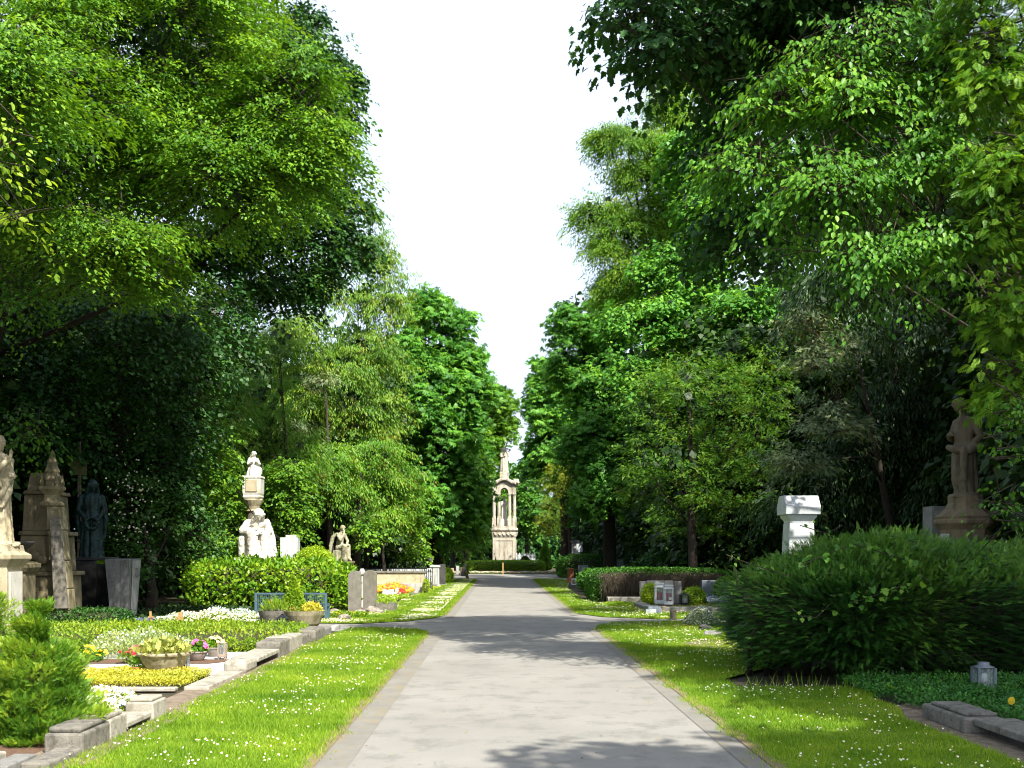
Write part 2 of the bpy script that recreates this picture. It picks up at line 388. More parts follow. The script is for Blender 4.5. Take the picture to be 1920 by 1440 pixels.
def boughs(LV, base, out, n_leaf, L, W, leaf, tpl, mat, droop=.35, pitch=-.1, tilt=.5, hang=.3, cv=.5, twig=True, thick=.10, upn=1.0):
    """a bough at every base point: a shelf of leaves on a drooping twig; n_leaf leaves each"""
    n = len(base)
    if n == 0: return
    L = L*rng.uniform(.6, 1.25, n); out = unit(out)
    h = out.copy(); h[:, 2] = 0; h = unit(h+rng.normal(size=(n, 3))*[.25, .25, 0]); h[:, 2] = 0; h = unit(h)
    side = np.stack([-h[:, 1], h[:, 0], np.zeros(n)], 1)
    roll = rng.normal(0, .25, n); pit = pitch+out[:, 2]*.5+rng.normal(0, .18, n)
    cvar = np.clip(rng.normal(cv, .17, n), 0, 1)
    u = rng.random((n, n_leaf))**.8; v = rng.normal(0, .42, (n, n_leaf))*(1.15-u*.75)
    Lx = L[:, None]; z = np.tan(pit)[:, None]*u*Lx-droop*(u**2)*Lx-np.abs(v)*W*.25+np.sin(roll)[:, None]*v*W+rng.normal(0, thick, (n, n_leaf))*W
    pos = base[:, None]+h[:, None]*(u*Lx)[..., None]+side[:, None]*(v*W)[..., None]; pos[..., 2] += z
    d = h[:, None]*(.8+0*u)[..., None]+side[:, None]*(v*1.6)[..., None]+rng.normal(0, .35, (n, n_leaf, 3)); d[..., 2] -= hang+droop*u
    nr = np.array([0, 0, upn])+h[:, None]*.35+rng.normal(0, tilt, (n, n_leaf, 3))
    N = n*n_leaf; R = frames(d.reshape(N, 3), nr.reshape(N, 3))
    var = np.clip(np.repeat(cvar, n_leaf)+rng.normal(0, .15, N), 0, 1)
    LV.add(pos.reshape(N, 3), R, leaf*rng.uniform(.65, 1.2, N), tpl, var, mat)
    if twig:
        dd = h.copy(); dd[:, 2] = np.tan(pit)-droop*.5
        LV.add(base-dd*.25*L[:, None], frames(dd, np.tile([0, 0, 1.], (n, 1))), np.stack([L*1.1, np.full(n, .022), np.full(n, .022)], 1), TWIGT, .5, TWIG)
def expand(lobes, k=5, f=(.35, .55), seed=1):
    r = np.random.default_rng(seed); lobes = [(c, np.array(rad)*.9) for c, rad in lobes]; out = list(lobes)
    for (c, rad) in lobes:
        for i in range(k):
            d = unit(r.normal(size=3)+np.array([0, -.25, .15])); s = r.uniform(*f)
            out.append((np.array(c)+d*np.array(rad)*.66, np.array(rad)*s))
    return out
def shell_points(lobes, dens, inner=.72, seed=0, gap=-.55, gf=.9):
    """points near the surface of the union of ellipsoids, outward directions; dens = points per m2"""
    PB = []; PO = []
    for (c, rad) in lobes:
        c = np.array(c, float); rad = np.array(rad, float)
        a = 4*math.pi*(((rad[0]*rad[1])**1.6+(rad[0]*rad[2])**1.6+(rad[1]*rad[2])**1.6)/3)**(1/1.6)
        n = max(4, int(a*dens)); d = rdir(n); r = rng.uniform(inner, 1.0, n)[:, None]
        p = c+d*rad*r; o = unit(d/rad)
        keep = np.ones(n, bool)
        for (c2, r2) in lobes:
            if c2 is c: continue
            q = (p-np.array(c2))/np.array(r2); keep &= (q**2).sum(1) > inner**2*.8
        keep &= snoise(p, gf, seed) > gap
        keep &= p[:, 2] > .3
        PB.append(p[keep]); PO.append(o[keep])
    return np.concatenate(PB), np.concatenate(PO)
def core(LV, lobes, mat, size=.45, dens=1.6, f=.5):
    """oversized dark leaf quads added inside the crown to block light"""
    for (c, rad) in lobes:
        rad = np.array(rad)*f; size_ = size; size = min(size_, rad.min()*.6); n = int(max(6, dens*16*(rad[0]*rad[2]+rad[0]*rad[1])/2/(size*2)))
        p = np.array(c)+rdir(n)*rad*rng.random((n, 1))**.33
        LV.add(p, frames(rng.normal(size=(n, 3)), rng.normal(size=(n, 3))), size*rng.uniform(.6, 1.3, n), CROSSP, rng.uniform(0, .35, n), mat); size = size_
def limbs(parent, base, lobes, r0, mat=BARK, name='trunk', lean=0, lk=1.0):
    b = Vector(base); top = Vector(lobes[0][0]); mb = MB()
    h = max(z for z in [l[0][2] for l in lobes])
    fork = Vector((b.x+(top.x-b.x)*.06, b.y+(top.y-b.y)*.06, h*.32))
    crown_top = Vector((b.x+(top.x-b.x)*.45, b.y+(top.y-b.y)*.45, h*.92))
    mb.tube([b-Vector((0,0,.1)), b+Vector((0,0,.35)), b.lerp(fork, .5)+Vector((.05,0,0)), fork, fork.lerp(crown_top, .5), crown_top],
            [r0*1.45, r0*1.05, r0*.9, r0*.8, r0*.5, r0*.12], 12)
    mb.build(name, mat, parent, smooth=True)
    lb = MB()
    for i, (c, rad) in enumerate(lobes):
        e = Vector(c); t = random.uniform(.0, .7); s = fork.lerp(crown_top, t)
        mid = s.lerp(e, .5)+Vector((random.uniform(-.3, .3), random.uniform(-.3, .3), -.08*(e-s).length+.2))
        e2 = e+(e-s).normalized()*max(rad)*.4
        rr = r0*.24*(1-t*.5)*lk
        lb.tube([s, mid, e, e2], [rr, rr*.7, rr*.4, rr*.1], 7)
    lb.build('limb', mat, parent, smooth=True)
def lobe(px, py, Y, rx, rz, ry=None):
    """ellipsoid standing at distance Y; radii rx, rz as they measure at that distance"""
    s = Y/F; c = np.array(P(px, py, Y)); ry_ = ry if ry is not None else min(rx, rz)*s
    return (c, np.array([rx*s, ry_, rz*s]))
def tree(name, label, cat, X, Y, lobes, leaf=.12, tpl=RHOMB, mat=L_MAPLE, dens=3.0, n_leaf=40, L=1.0, W=.8, r0=.25, k=5, f=(.35,.55),
         droop=.35, pitch=-.1, tilt=.5, hang=.3, cv=.5, gap=-.55, gf=.9, group=None, seed=1, inner=.72, coremat=L_DARK, coresize=.32, twig=True,
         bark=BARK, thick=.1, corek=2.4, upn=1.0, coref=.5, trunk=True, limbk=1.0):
    t = thing(name, label, cat, X, Y, 0, group)
    ex = expand(lobes, k, f, seed)
    if trunk: limbs(t, (X, Y, 0), lobes, r0, bark, lk=limbk)
    LV = Leaves()
    p, o = shell_points(ex, dens, inner, seed, gap, gf)
    boughs(LV, p-o*L*.6, o, n_leaf, L, W, leaf, tpl, mat, droop, pitch, tilt, hang, cv, twig, thick, upn)
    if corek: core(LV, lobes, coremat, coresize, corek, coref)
    LV.build('crown', t)
    return t
def superpts(c, r, n, e=2.0, top_only=True):
    d = rdir(n)
    if top_only: d[:, 2] = np.where(d[:, 2] < -.75, -d[:, 2], d[:, 2])
    s = (np.abs(d)**e).sum(1)**(-1/e); p = d*s[:, None]*np.array(r)
    nrm = unit(np.sign(d)*np.abs(d*s[:, None])**(e-1)/np.array(r))
    return np.array(c)+p, nrm
def supercore(mb, c, r, e, f=.86, seg=24, rings=12):
    vs = []; fs = []
    for i in range(rings+1):
        t = math.pi*i/rings
        for k in range(seg):
            a = 2*math.pi*k/seg; d = np.array([math.sin(t)*math.cos(a), math.sin(t)*math.sin(a), math.cos(t)])
            s = ((np.abs(d)**e).sum())**(-1/e); vs.append(tuple(np.array(c)+d*s*np.array(r)*f))
    for i in range(rings):
        for k in range(seg): k2 = (k+1) % seg; fs.append((i*seg+k, (i+1)*seg+k, (i+1)*seg+k2, i*seg+k2))
    mb.add(vs, fs)
def clipped(name, label, cat, c, r, e, leaf, tpl, mat, dens, jitter=.04, coremat=None, group=None, tilt=.6, rough=.0, hang=0, up=.3, cv=.5, stems=True, kind=None):
    """dense clipped shrub or hedge: leafy skin on a twiggy body"""
    t = thing(name, label, cat, c[0], c[1], 0, group, kind)
    mb = MB(); supercore(mb, c, r, e, .84)
    mb.build('stems', coremat or TWIG, t, smooth=True)
    a = 4*((r[0]*r[1])+(r[0]*r[2])+(r[1]*r[2]))*2*.8
    n = int(a*dens); p, o = superpts(c, r, n, e)
    if rough: p = p+o*(snoise(p, 3.2, 3)*rough+snoise(p, 7.5, 5)*rough*.5)[:, None]
    p = p+o*rng.normal(-jitter*.6, jitter, n)[:, None]
    k = p[:, 2] > .01; p, o = p[k], o[k]; n = len(p)
    d = o*up*1.2+rng.normal(0, .6, (n, 3))+np.array([0, 0, up-hang]); nr = o*1.0+rng.normal(0, tilt, (n, 3))+np.array([0, 0, .4])
    LV = Leaves(); var = np.clip(cv+snoise(p, 4, 2)*.2+rng.normal(0, .2, n), 0, 1)
    LV.add(p, frames(d, nr), leaf*rng.uniform(.6, 1.25, n), tpl, var, mat)
    LV.build('foliage', t); return t
# ground sheets
def sheet(name, pts, z, mat, kind='structure', label=None, cat=None, sub=None):
    me = bpy.data.meshes.new(name); me.from_pydata([(x, y, z) for x, y in pts], [], [tuple(range(len(pts)))]); me.materials.append(mat); me.update()
    if me.polygons[0].normal.z < 0: me.flip_normals()
    o = bpy.data.objects.new(name, me); COL.objects.link(o); ORIG[o.name] = (0, 0, 0)
    o['kind'] = kind
    if label: tag(o, label, cat)
    return o
def inpoly(x, y, poly):
    ins = np.zeros(len(x), bool); n = len(poly); j = n-1
    for i in range(n):
        xi, yi = poly[i]; xj, yj = poly[j]
        c = ((yi > y) != (yj > y)) & (x < (xj-xi)*(y-yi)/(yj-yi+1e-12)+xi); ins ^= c; j = i
    return ins
def scatter(poly, n, bias=1.0):
    xs = [p[0] for p in poly]; ys = [p[1] for p in poly]
    x = rng.uniform(min(xs), max(xs), n*2); y = min(ys)+(max(ys)-min(ys))*rng.random(n*2)**bias
    k = inpoly(x, y, poly); return x[k][:n], y[k][:n]
#SPLIT
# ================================================================ GROUND
SOIL  = surf('soil', (.035,.028,.016), (.085,.065,.04), 3, .95, 1.0, c3=(.02,.04,.012), fine=40)
DIRT  = surf('sandy_dirt', (.17,.13,.09), (.30,.24,.18), 8, .95, 1.0, c3=(.12,.10,.05), fine=90)
ASPH  = surf('asphalt_light', (.250,.240,.214), (.300,.289,.260), .55, .85, .5, c3=(.195,.188,.168), fine=170, finebump=130, spec=.3)
GUTT  = surf('path_edge_paving', (.19,.182,.160), (.255,.245,.215), 2.5, .9, .6, c3=(.25,.21,.13), fine=110, spec=.3)
def lawn_mat(name, edges):
    m, nt, out = newmat(name); pos = world_pos(nt); b = nt.nodes.new('ShaderNodeBsdfPrincipled'); b.inputs['Roughness'].default_value = .9
    b.inputs['Specular IOR Level'].default_value = .2
    n1 = noise(nt, 1.3, 5, .6, pos); r = ramp(nt, n1.outputs[0], [(.3, (.10,.19,.012)), (.55, (.17,.28,.018)), (.75, (.25,.33,.03))])
    n2 = noise(nt, 60, 3, .7, pos); r2 = ramp(nt, n2.outputs[0], [(.3, (.6,.65,.5)), (.7, (1.25,1.2,1.1))])
    col = mixc(nt, r.outputs[0], r2.outputs[0], 1.0, 'MULTIPLY')
    sx = nt.nodes.new('ShaderNodeSeparateXYZ'); nt.links.new(pos, sx.inputs[0])
    n3 = noise(nt, 2.6, 6, .75, pos)
    for ex, wd in edges:      # worn bare soil beside the paving
        a = nt.nodes.new('ShaderNodeMath'); a.operation = 'SUBTRACT'; a.inputs[1].default_value = ex; nt.links.new(sx.outputs[0], a.inputs[0])
        ab = nt.nodes.new('ShaderNodeMath'); ab.operation = 'ABSOLUTE'; nt.links.new(a.outputs[0], ab.inputs[0])
        dv = nt.nodes.new('ShaderNodeMath'); dv.operation = 'DIVIDE'; dv.inputs[1].default_value = wd; nt.links.new(ab.outputs[0], dv.inputs[0])
        sb = nt.nodes.new('ShaderNodeMath'); sb.operation = 'SUBTRACT'; nt.links.new(n3.outputs[0], sb.inputs[0])
        ml = nt.nodes.new('ShaderNodeMath'); ml.operation = 'MULTIPLY'; ml.inputs[1].default_value = .55; nt.links.new(dv.outputs[0], ml.inputs[0]); nt.links.new(ml.outputs[0], sb.inputs[1])
        rr = ramp(nt, sb.outputs[0], [(.12, (0,0,0)), (.3, (1,1,1))]); ss = nt.nodes.new('ShaderNodeSeparateColor'); nt.links.new(rr.outputs[0], ss.inputs[0])
        col = mixc(nt, col, (.27,.21,.12), ss.outputs[0])
    nt.links.new(col, b.inputs['Base Color'])
    bm_ = nt.nodes.new('ShaderNodeBump'); bm_.inputs['Strength'].default_value = .8; bm_.inputs['Distance'].default_value = .03
    nt.links.new(n2.outputs[0], bm_.inputs['Height']); nt.links.new(bm_.outputs[0], b.inputs['Normal'])
    nt.links.new(b.outputs[0], out.inputs[0]); return m
sheet('ground', [(400*math.cos(a*math.pi/24), 400*math.sin(a*math.pi/24)+60) for a in range(48)], -.02, SOIL)
XL, XR = -1.43, 2.10
sheet('main_path', [(-1.2, -12), (1.91, -12), (1.91, 70.5), (-1.2, 70.5)], .004, ASPH)
sheet('cross_path', [(-9, 24.4), (XL, 22.2), (XR, 23.2), (9, 26.1), (9, 27.0), (XR, 29.2), (XL, 28.6), (-9, 25.4)], -.001, ASPH)
sheet('forecourt', [(-14, 69), (14, 69), (14, 88), (-14, 88)], -.004, ASPH)
sheet('path_edging', [(XL-.05, -12), (-1.19, -12), (-1.16, 23.0), (XL-.05, 22.4)], .009, GUTT)
sheet('path_edging', [(XL-.05, 28), (-1.19, 27.5), (-1.20, 70), (XL-.05, 70)], .009, GUTT)
sheet('path_edging', [(1.90, -12), (XR+.05, -12), (XR+.05, 23.6), (1.90, 24.0)], .009, GUTT)
sheet('path_edging', [(1.90, 28.5), (XR+.05, 28.8), (XR+.05, 70), (1.85, 70)], .009, GUTT)
LLN = [(XL,4),(XL,21.4),(-1.5,22.5),(-1.75,23.2),(-2.3,23.5),(-3.3,23.7),(-3.5,20),(-3.42,17),(-3.4,10),(-3.5,7),(-3.55,4)]
LLF = [(XL,28.6),(XL,69),(-2.6,70),(-3.1,60),(-3.3,46),(-3.5,40),(-3.4,32),(-3.9,28.5),(-5.2,26.6),(-5.4,25.5),(-3.3,25.2),(-2.3,26.1),(-1.7,27.3)]
LRN = [(XR,4),(XR,23.4),(2.25,24.5),(2.7,25.4),(3.9,26.0),(5.6,25.6),(5.8,20),(4.6,16.5),(2.9,13.9),(2.95,13.2),(4.6,13.0),(4.2,12.0),(4.25,11.3),(4.02,10.6),(4.08,9.0),(4.1,4)]
LRF = [(XR,29.6),(XR,70),(4.3,70),(3.9,60),(3.2,50),(3.0,38),(3.2,35.6),(4.3,33),(5.2,30),(6.5,29),(6.5,27.2),(4,27.0),(2.7,27.9)]
for nm, pl, ed in (('left_near', LLN, [(XL,.22),(-3.5,.16)]), ('left_far', LLF, [(XL,.2)]), ('right_near', LRN, [(XR,.2)]), ('right_far', LRF, [(XR,.22)])):
    sheet('lawn', pl, .016, lawn_mat('lawn_turf_'+nm, ed))
sheet('sand_strip', [(3.95,4),(4.5,4),(4.6,10),(4.75,10.9),(4.55,11.8),(4.15,11.4),(4.0,10.6)], .010, DIRT)
sheet('dirt_strip', [(-3.55,7.8),(-3.2,8.3),(-3.17,10.9),(-3.35,11.4),(-3.2,13.2),(-3.25,16),(-3.35,21),(-3.7,21),(-3.8,7.8)], .021, DIRT)
sheet('dirt_patch', [(3.3,19.5),(4.1,20.6),(4.5,19.2),(5.2,18.6),(4.4,17.6),(3.6,18.6)], .022, DIRT)
sheet('gravel_bed', [(-9.2,14.2),(-3.6,14.2),(-3.6,17.7),(-9.2,17.7)], .03, GRAVEL)
sheet('mulch_strip', [(-8.4,15.75),(-4.3,15.75),(-3.9,16.35),(-8.4,16.5)], .036, MULCH)
sheet('mulch_strip', [(-5.2,8.2),(-3.6,8.4),(-3.55,10.4),(-5.2,10.9)], .014, MULCH)
GRASS = leafmat('grass_blade', (.070,.155,.012), (.148,.270,.022), (.245,.345,.045), .45, .6, warm=(.42,.38,.14))
BLADE = T_([(0,-.035,0),(0,.035,0),(.6,.02,.0),(1,0,-.15),(.6,-.02,0)], [(0,4,2,1),(4,3,2)])
def grass(poly, n, length, wide, bias, label, y0=None, patch=None):
    x, y = scatter(poly, n, bias); nn = len(x); p = np.stack([x, y, np.full(nn, .012)], 1)
    dens = snoise(p, 2.0, 4); ex = np.minimum(np.abs(x-XL), np.abs(x-XR))
    k = rng.random(nn) < np.clip(.85+dens*.6, .2, 1)*np.clip(ex/.22+.15, 0, 1); p = p[k]; nn = len(p)
    d = np.stack([rng.normal(0, .45, nn), rng.normal(0, .45, nn), np.ones(nn)], 1); nr = rdir(nn)*[1, 1, .1]
    L = length*rng.uniform(.4, 1.25, nn)*(1+.35*snoise(p, 5, 1)); sc_ = np.stack([L, np.full(nn, wide)*1.0, L], 1)
    LV = Leaves(); LV.add(p, frames(d, nr), sc_, BLADE, np.clip(.48+.30*snoise(p, 1.3, 9)+.22*snoise(p, 4.7, 3)+rng.normal(0, .18, nn), 0, 1), GRASS)
    tag(LV.build('grass'), label, 'grass', kind='stuff')
grass(LLN, 190000, .05, .11, 1.35, 'short sunlit lawn grass left of the path, nearest the camera')
grass(LRN, 190000, .05, .11, 1.35, 'short shaded lawn grass right of the path, in front of the big dark bush')
grass(LLF, 70000, .06, .3, 1.2, 'lawn grass left of the path beyond the side path')
grass(LRF, 70000, .06, .3, 1.2, 'lawn grass right of the path beyond the side path')
def daisies(poly, n, size, label, thr=.1, ybias=1.0, seed=3):
    x, y = scatter(poly, n*4, ybias); p = np.stack([x, y, np.zeros(len(x))], 1)
    w = snoise(p, 1.4, seed)+.7*snoise(p, 4.1, seed+2); ex = np.minimum(np.abs(x-XL), np.abs(x-XR))
    k = (w > thr+rng.normal(0, .25, len(x))) & (ex > .25); p = p[k][:n]; nn = len(p); p[:, 2] = rng.uniform(.045, .075, nn)
    LV = Leaves(); nr = np.array([0, -.5, 1])+rng.normal(0, .3, (nn, 3)); 
    LV.add(p, frames(np.cross(nr, rdir(nn)), nr), size*rng.uniform(.6, 1.15, nn), ROUNDF, rng.uniform(.4, 1, nn), FL['white'])
    LV.add(p+[0, 0, .006], frames(np.cross(nr, rdir(nn)), nr), size*.33, ROUNDF, .5, FL['yellow'])
    tag(LV.build('daisies'), label, 'daisies', kind='stuff')
daisies(LLN, 850, .021, 'white daisies dotted over the sunlit near lawn left of the path', .35, 1.2)
daisies(LRN, 1150, .021, 'white daisies dotted over the near lawn right of the path', .38, .9, 5)
daisies(LLF, 4200, .027, 'dense white daisies on the far lawn left of the path', .1, 1.3, 6)
daisies(LRF, 1500, .026, 'white daisies on the far lawn right of the path', .25, 1.2, 8)
def edge_tufts(xe, y0, y1, n, label):
    x = xe+rng.normal(0, .045, n)+.03*np.sin(rng.uniform(y0,y1,n)*0); y = y0+(y1-y0)*rng.random(n)**1.3; p = np.stack([x, y, np.full(n, .012)], 1)
    k = snoise(p*[1,1,1], 3.0, 6)+rng.normal(0,.25,n) > .05; p = p[k]; nn = len(p); L = rng.uniform(.015,.05,nn)
    LV = Leaves(); LV.add(p, frames(np.stack([rng.normal(0,.7,nn), rng.normal(0,.6,nn), np.ones(nn)],1), rdir(nn)*[1,1,.1]), np.stack([L,np.full(nn,.10),L],1), BLADE, rng.uniform(.3,1,nn), GRASS)
    tag(LV.build('edge_grass'), label, 'grass', kind='stuff')
edge_tufts(XL-.01, 6, 22, 5200, 'ragged grass tufts creeping over the left path edge, near'); edge_tufts(XR+.01, 6, 24, 5600, 'ragged grass tufts creeping over the right path edge, near')
edge_tufts(XL-.01, 28, 66, 4200, 'ragged grass tufts creeping over the left path edge, far'); edge_tufts(XR+.01, 29, 66, 4200, 'ragged grass tufts creeping over the right path edge, far')
# leaf litter and pebbles on the paving
x, y = scatter([(-1.4,6),(2.1,6),(2.1,40),(-1.4,40)], 620, 1.5); p = np.stack([x, y, np.full(len(x), .014)], 1); LV = Leaves()
LV.add(p, frames(rdir(len(p))*[1,1,.1], np.tile([0,0,1.], (len(p),1))+rng.normal(0,.2,(len(p),3))), rng.uniform(.01,.035,len(p)), RHOMB, rng.random(len(p)), leafmat('fallen_leaf', (.10,.06,.02),(.22,.16,.05),(.16,.24,.04),.1))
tag(LV.build('leaf_litter'), 'tiny fallen leaves and seeds scattered on the path', 'leaf litter', kind='stuff')

# ================================================================ FIGURES
class Fig:
    def __init__(s, org, H, rz): s.mb = MB(); s.o = Vector(org); s.H = H; s.R = Matrix.Rotation(rz, 3, 'Z')
    def pt(s, p): return s.o+s.R @ (Vector(p)*s.H)
    def ell(s, c, r, rot=None):
        R = s.R if rot is None else s.R @ rot
        s.mb.ell(s.pt(c), [a*s.H for a in r], 16, 10, R); return s
    def cap(s, p0, p1, r0, r1=None):
        r1 = r0 if r1 is None else r1; s.mb.tube([s.pt(p0), s.pt(p1)], [r0*s.H, r1*s.H], 10)
        s.ell(p0, (r0,)*3); s.ell(p1, (r1,)*3); return s
    def chain(s, pts, rs):
        for i in range(len(pts)-1): s.cap(pts[i], pts[i+1], rs[i], rs[i+1])
        return s
    def robe(s, prof, nf=9, amp=.05, ph=0., twist=0.):
        """prof: (z, rx, ry, ox, oy); folds deepen downward"""
        vs = []; fs = []; seg = 48
        for i, (z, rx, ry, ox, oy) in enumerate(prof):
            for k in range(seg):
                a = 2*math.pi*k/seg; w = 1+amp*(1-.75*i/len(prof))*(math.sin(nf*a+ph+twist*z*6)+.5*math.sin(nf*1.7*a+ph*2))
                vs.append(s.pt((ox+rx*w*math.cos(a), oy+ry*w*math.sin(a), z)))
        for i in range(len(prof)-1):
            for k in range(seg): k2 = (k+1) % seg; fs.append((i*seg+k, i*seg+k2, (i+1)*seg+k2, (i+1)*seg+k))
        fs.append(tuple(reversed(range(seg)))); fs.append(tuple((len(prof)-1)*seg+k for k in range(seg)))
        s.mb.add(vs, fs); return s
    def head(s, c, f=(1,0,0), tilt=0, hair='wavy', r=.062):
        """face looks along local direction f"""
        f = Vector(f).normalized(); sd = Vector((0,0,1)).cross(f).normalized(); up = f.cross(sd); c = Vector(c)
        L = lambda a, b, d: tuple(c+f*a*r+sd*b*r+up*d*r)
        rot = Matrix((f, sd, up)).transposed()
        s.ell(c, (r*.85, r*.74, r*1.05), rot); s.ell(L(.28, 0, -.55), (r*.5, r*.48, r*.52), rot)   # skull, jaw
        s.cap(L(.72, 0, .15), L(1.0, 0, -.18), r*.10, r*.17)                                      # nose
        s.ell(L(.66, 0, .32), (r*.18, r*.5, r*.12), rot); s.ell(L(.78, 0, -.48), (r*.12, r*.24, r*.08), rot); s.ell(L(.70, 0, -.82), (r*.2, r*.22, r*.16), rot)
        for k in (-1, 1): s.ell(L(.1, k*.76, -.05), (r*.16, r*.1, r*.24), rot)
        if hair == 'wavy':
            s.ell(L(-.2, 0, .25), (r*.95, r*.92, r*1.0), rot); s.ell(L(-.75, 0, -.25), (r*.5, r*.5, r*.6), rot)
            for k in (-1, 1): s.chain([L(.2, k*.8, .45), L(-.3, k*.85, -.2), L(-.6, k*.6, -1.1)], [r*.25, r*.3, r*.2])
        elif hair == 'long':
            s.ell(L(-.2, 0, .25), (r*.95, r*.92, r*1.0), rot)
            for k in (-1, 1): s.chain([L(.15, k*.78, .4), L(-.2, k*.9, -.5), L(-.3, k*.9, -1.7)], [r*.28, r*.34, r*.25])
            s.cap(L(-.6, 0, .2), L(-.7, 0, -1.7), r*.55, r*.5)
            s.cap(L(.45, 0, -.95), L(.3, 0, -1.3), r*.28, r*.12)
        elif hair == 'hood':
            s.ell(L(-.3, 0, .28), (r*1.15, r*1.1, r*1.25), rot)
            for k in (-1, 1): s.chain([L(.35, k*.85, .7), L(.25, k*1.0, -.3), L(0, k*1.15, -1.5)], [r*.3, r*.32, r*.45])
            s.cap(L(-.5, 0, .1), L(-.6, 0, -1.6), r*.9, r*1.0)
        return s
    def hand(s, w, d, nrm, L=.105, curl=.3, spread=.1):
        """palm at wrist w, pointing along d; five separate fingers"""
        w = Vector(w); d = Vector(d).normalized(); n = Vector(nrm).normalized(); sd = d.cross(n).normalized(); n = sd.cross(d)
        rot = Matrix((d, sd, n)).transposed()
        s.ell(w+d*L*.28, (L*.33, L*.24, L*.11), rot)
        for i, (o, k) in enumerate(((-.16, .82), (-.055, 1.0), (.055, .94), (.16, .74))):
            b = w+d*L*.48+sd*L*o; dd = (d+sd*spread*(i-1.5)).normalized(); c = curl*(1 if i < 2 else 1.9)
            m1 = b+(dd-n*c*.5).normalized()*L*.25*k; m2 = m1+(dd-n*c*1.3).normalized()*L*.18*k; m3 = m2+(dd-n*c*2).normalized()*L*.12*k
            s.chain([b, m1, m2, m3], [L*.062, L*.056, L*.05, L*.04])
        t0 = w+d*L*.12-sd*L*.18; t1 = t0+(d*.6-sd*.7-n*.2).normalized()*L*.26; t2 = t1+(d*.9-sd*.2-n*.3).normalized()*L*.2
        s.chain([t0, t1, t2], [L*.085, L*.07, L*.05]); return s

# ---------------------------------------------------------------- left monuments
def blessing_statue():
    X, Y = P(-5, 0, 20)[0], 20; z0 = P(0, 1022, 20)[2]
    t = thing('stone_pedestal', 'pale moulded stone pedestal with white marble slab under the robed statue at the left edge', 'pedestal', X, Y)
    mb = MB(); mb.sq((X, Y, 0), [(.42,0),(.42,.25),(.36,.32),(.33,.36),(.33,z0-.42),(.36,z0-.38),(.45,z0-.26),(.45,z0-.18),(.36,z0-.12),(.34,z0)])
    die = mb.build('die', SANDL, t, bevel=.012)
    MB().box((X+.345, Y, .40), (.035, .50, z0-.9)).build('name_slab', MARBLE, die, bevel=.005)
    MB().box((X, Y-.345, .40), (.46, .03, z0-.9)).build('front_panel', SANDL, die, bevel=.005)
    s = thing('christ_statue', 'yellowish stone statue of a long-haired robed man raising his right hand, left edge of photo', 'statue', X, Y, z0)
    f = Fig((X, Y, z0), 2.05, math.radians(-8))
    f.robe([(0,.14,.13,0,0),(.05,.135,.125,0,0),(.25,.115,.12,0,0),(.45,.105,.12,0,0),(.60,.095,.12,0,0),(.70,.10,.13,.005,0),(.80,.095,.13,0,0),(.845,.05,.07,0,0)], 11, .09, .4, .15)
    f.cap((0,0,.82), (.01,0,.90), .036, .034); f.head((.02,0,.935), (1,-.1,-.12), hair='long')
    f.chain([(0,-.125,.79), (.05,-.15,.665), (.17,-.10,.755)], [.048,.042,.027]); f.hand((.18,-.098,.765), (.25,.1,1), (1,0,0), curl=.12)
    f.chain([(0,.125,.79), (.03,.15,.66), (.12,.05,.63)], [.048,.042,.028]); f.hand((.13,.04,.63), (.5,-1,.1), (1,0,0), curl=.5)
    f.robe([(.52,.06,.05,.05,-.12),(.60,.055,.045,.045,-.125),(.70,.04,.03,.04,-.13)], 5, .15)
    f.chain([(.05,.13,.78),(.10,.02,.62),(.09,-.09,.45)], [.03,.035,.03]); f.chain([(.07,.10,.60),(.115,.0,.48),(.10,-.09,.35)], [.025,.03,.02])
    for k in (-1, 1): f.cap((.08,k*.055,.015), (.17,k*.065,.012), .028, .02)
    f.ell((0,0,-.01), (.19,.17,.03))
    baked('body', f.mb, SANDL, s, .014, 2, .02, .06)
blessing_statue()
SANDL2 = surf('sandstone_pilaster', (.20,.17,.09), (.33,.28,.17), 4, .9, .6, c3=(.10,.085,.04), streak=True)
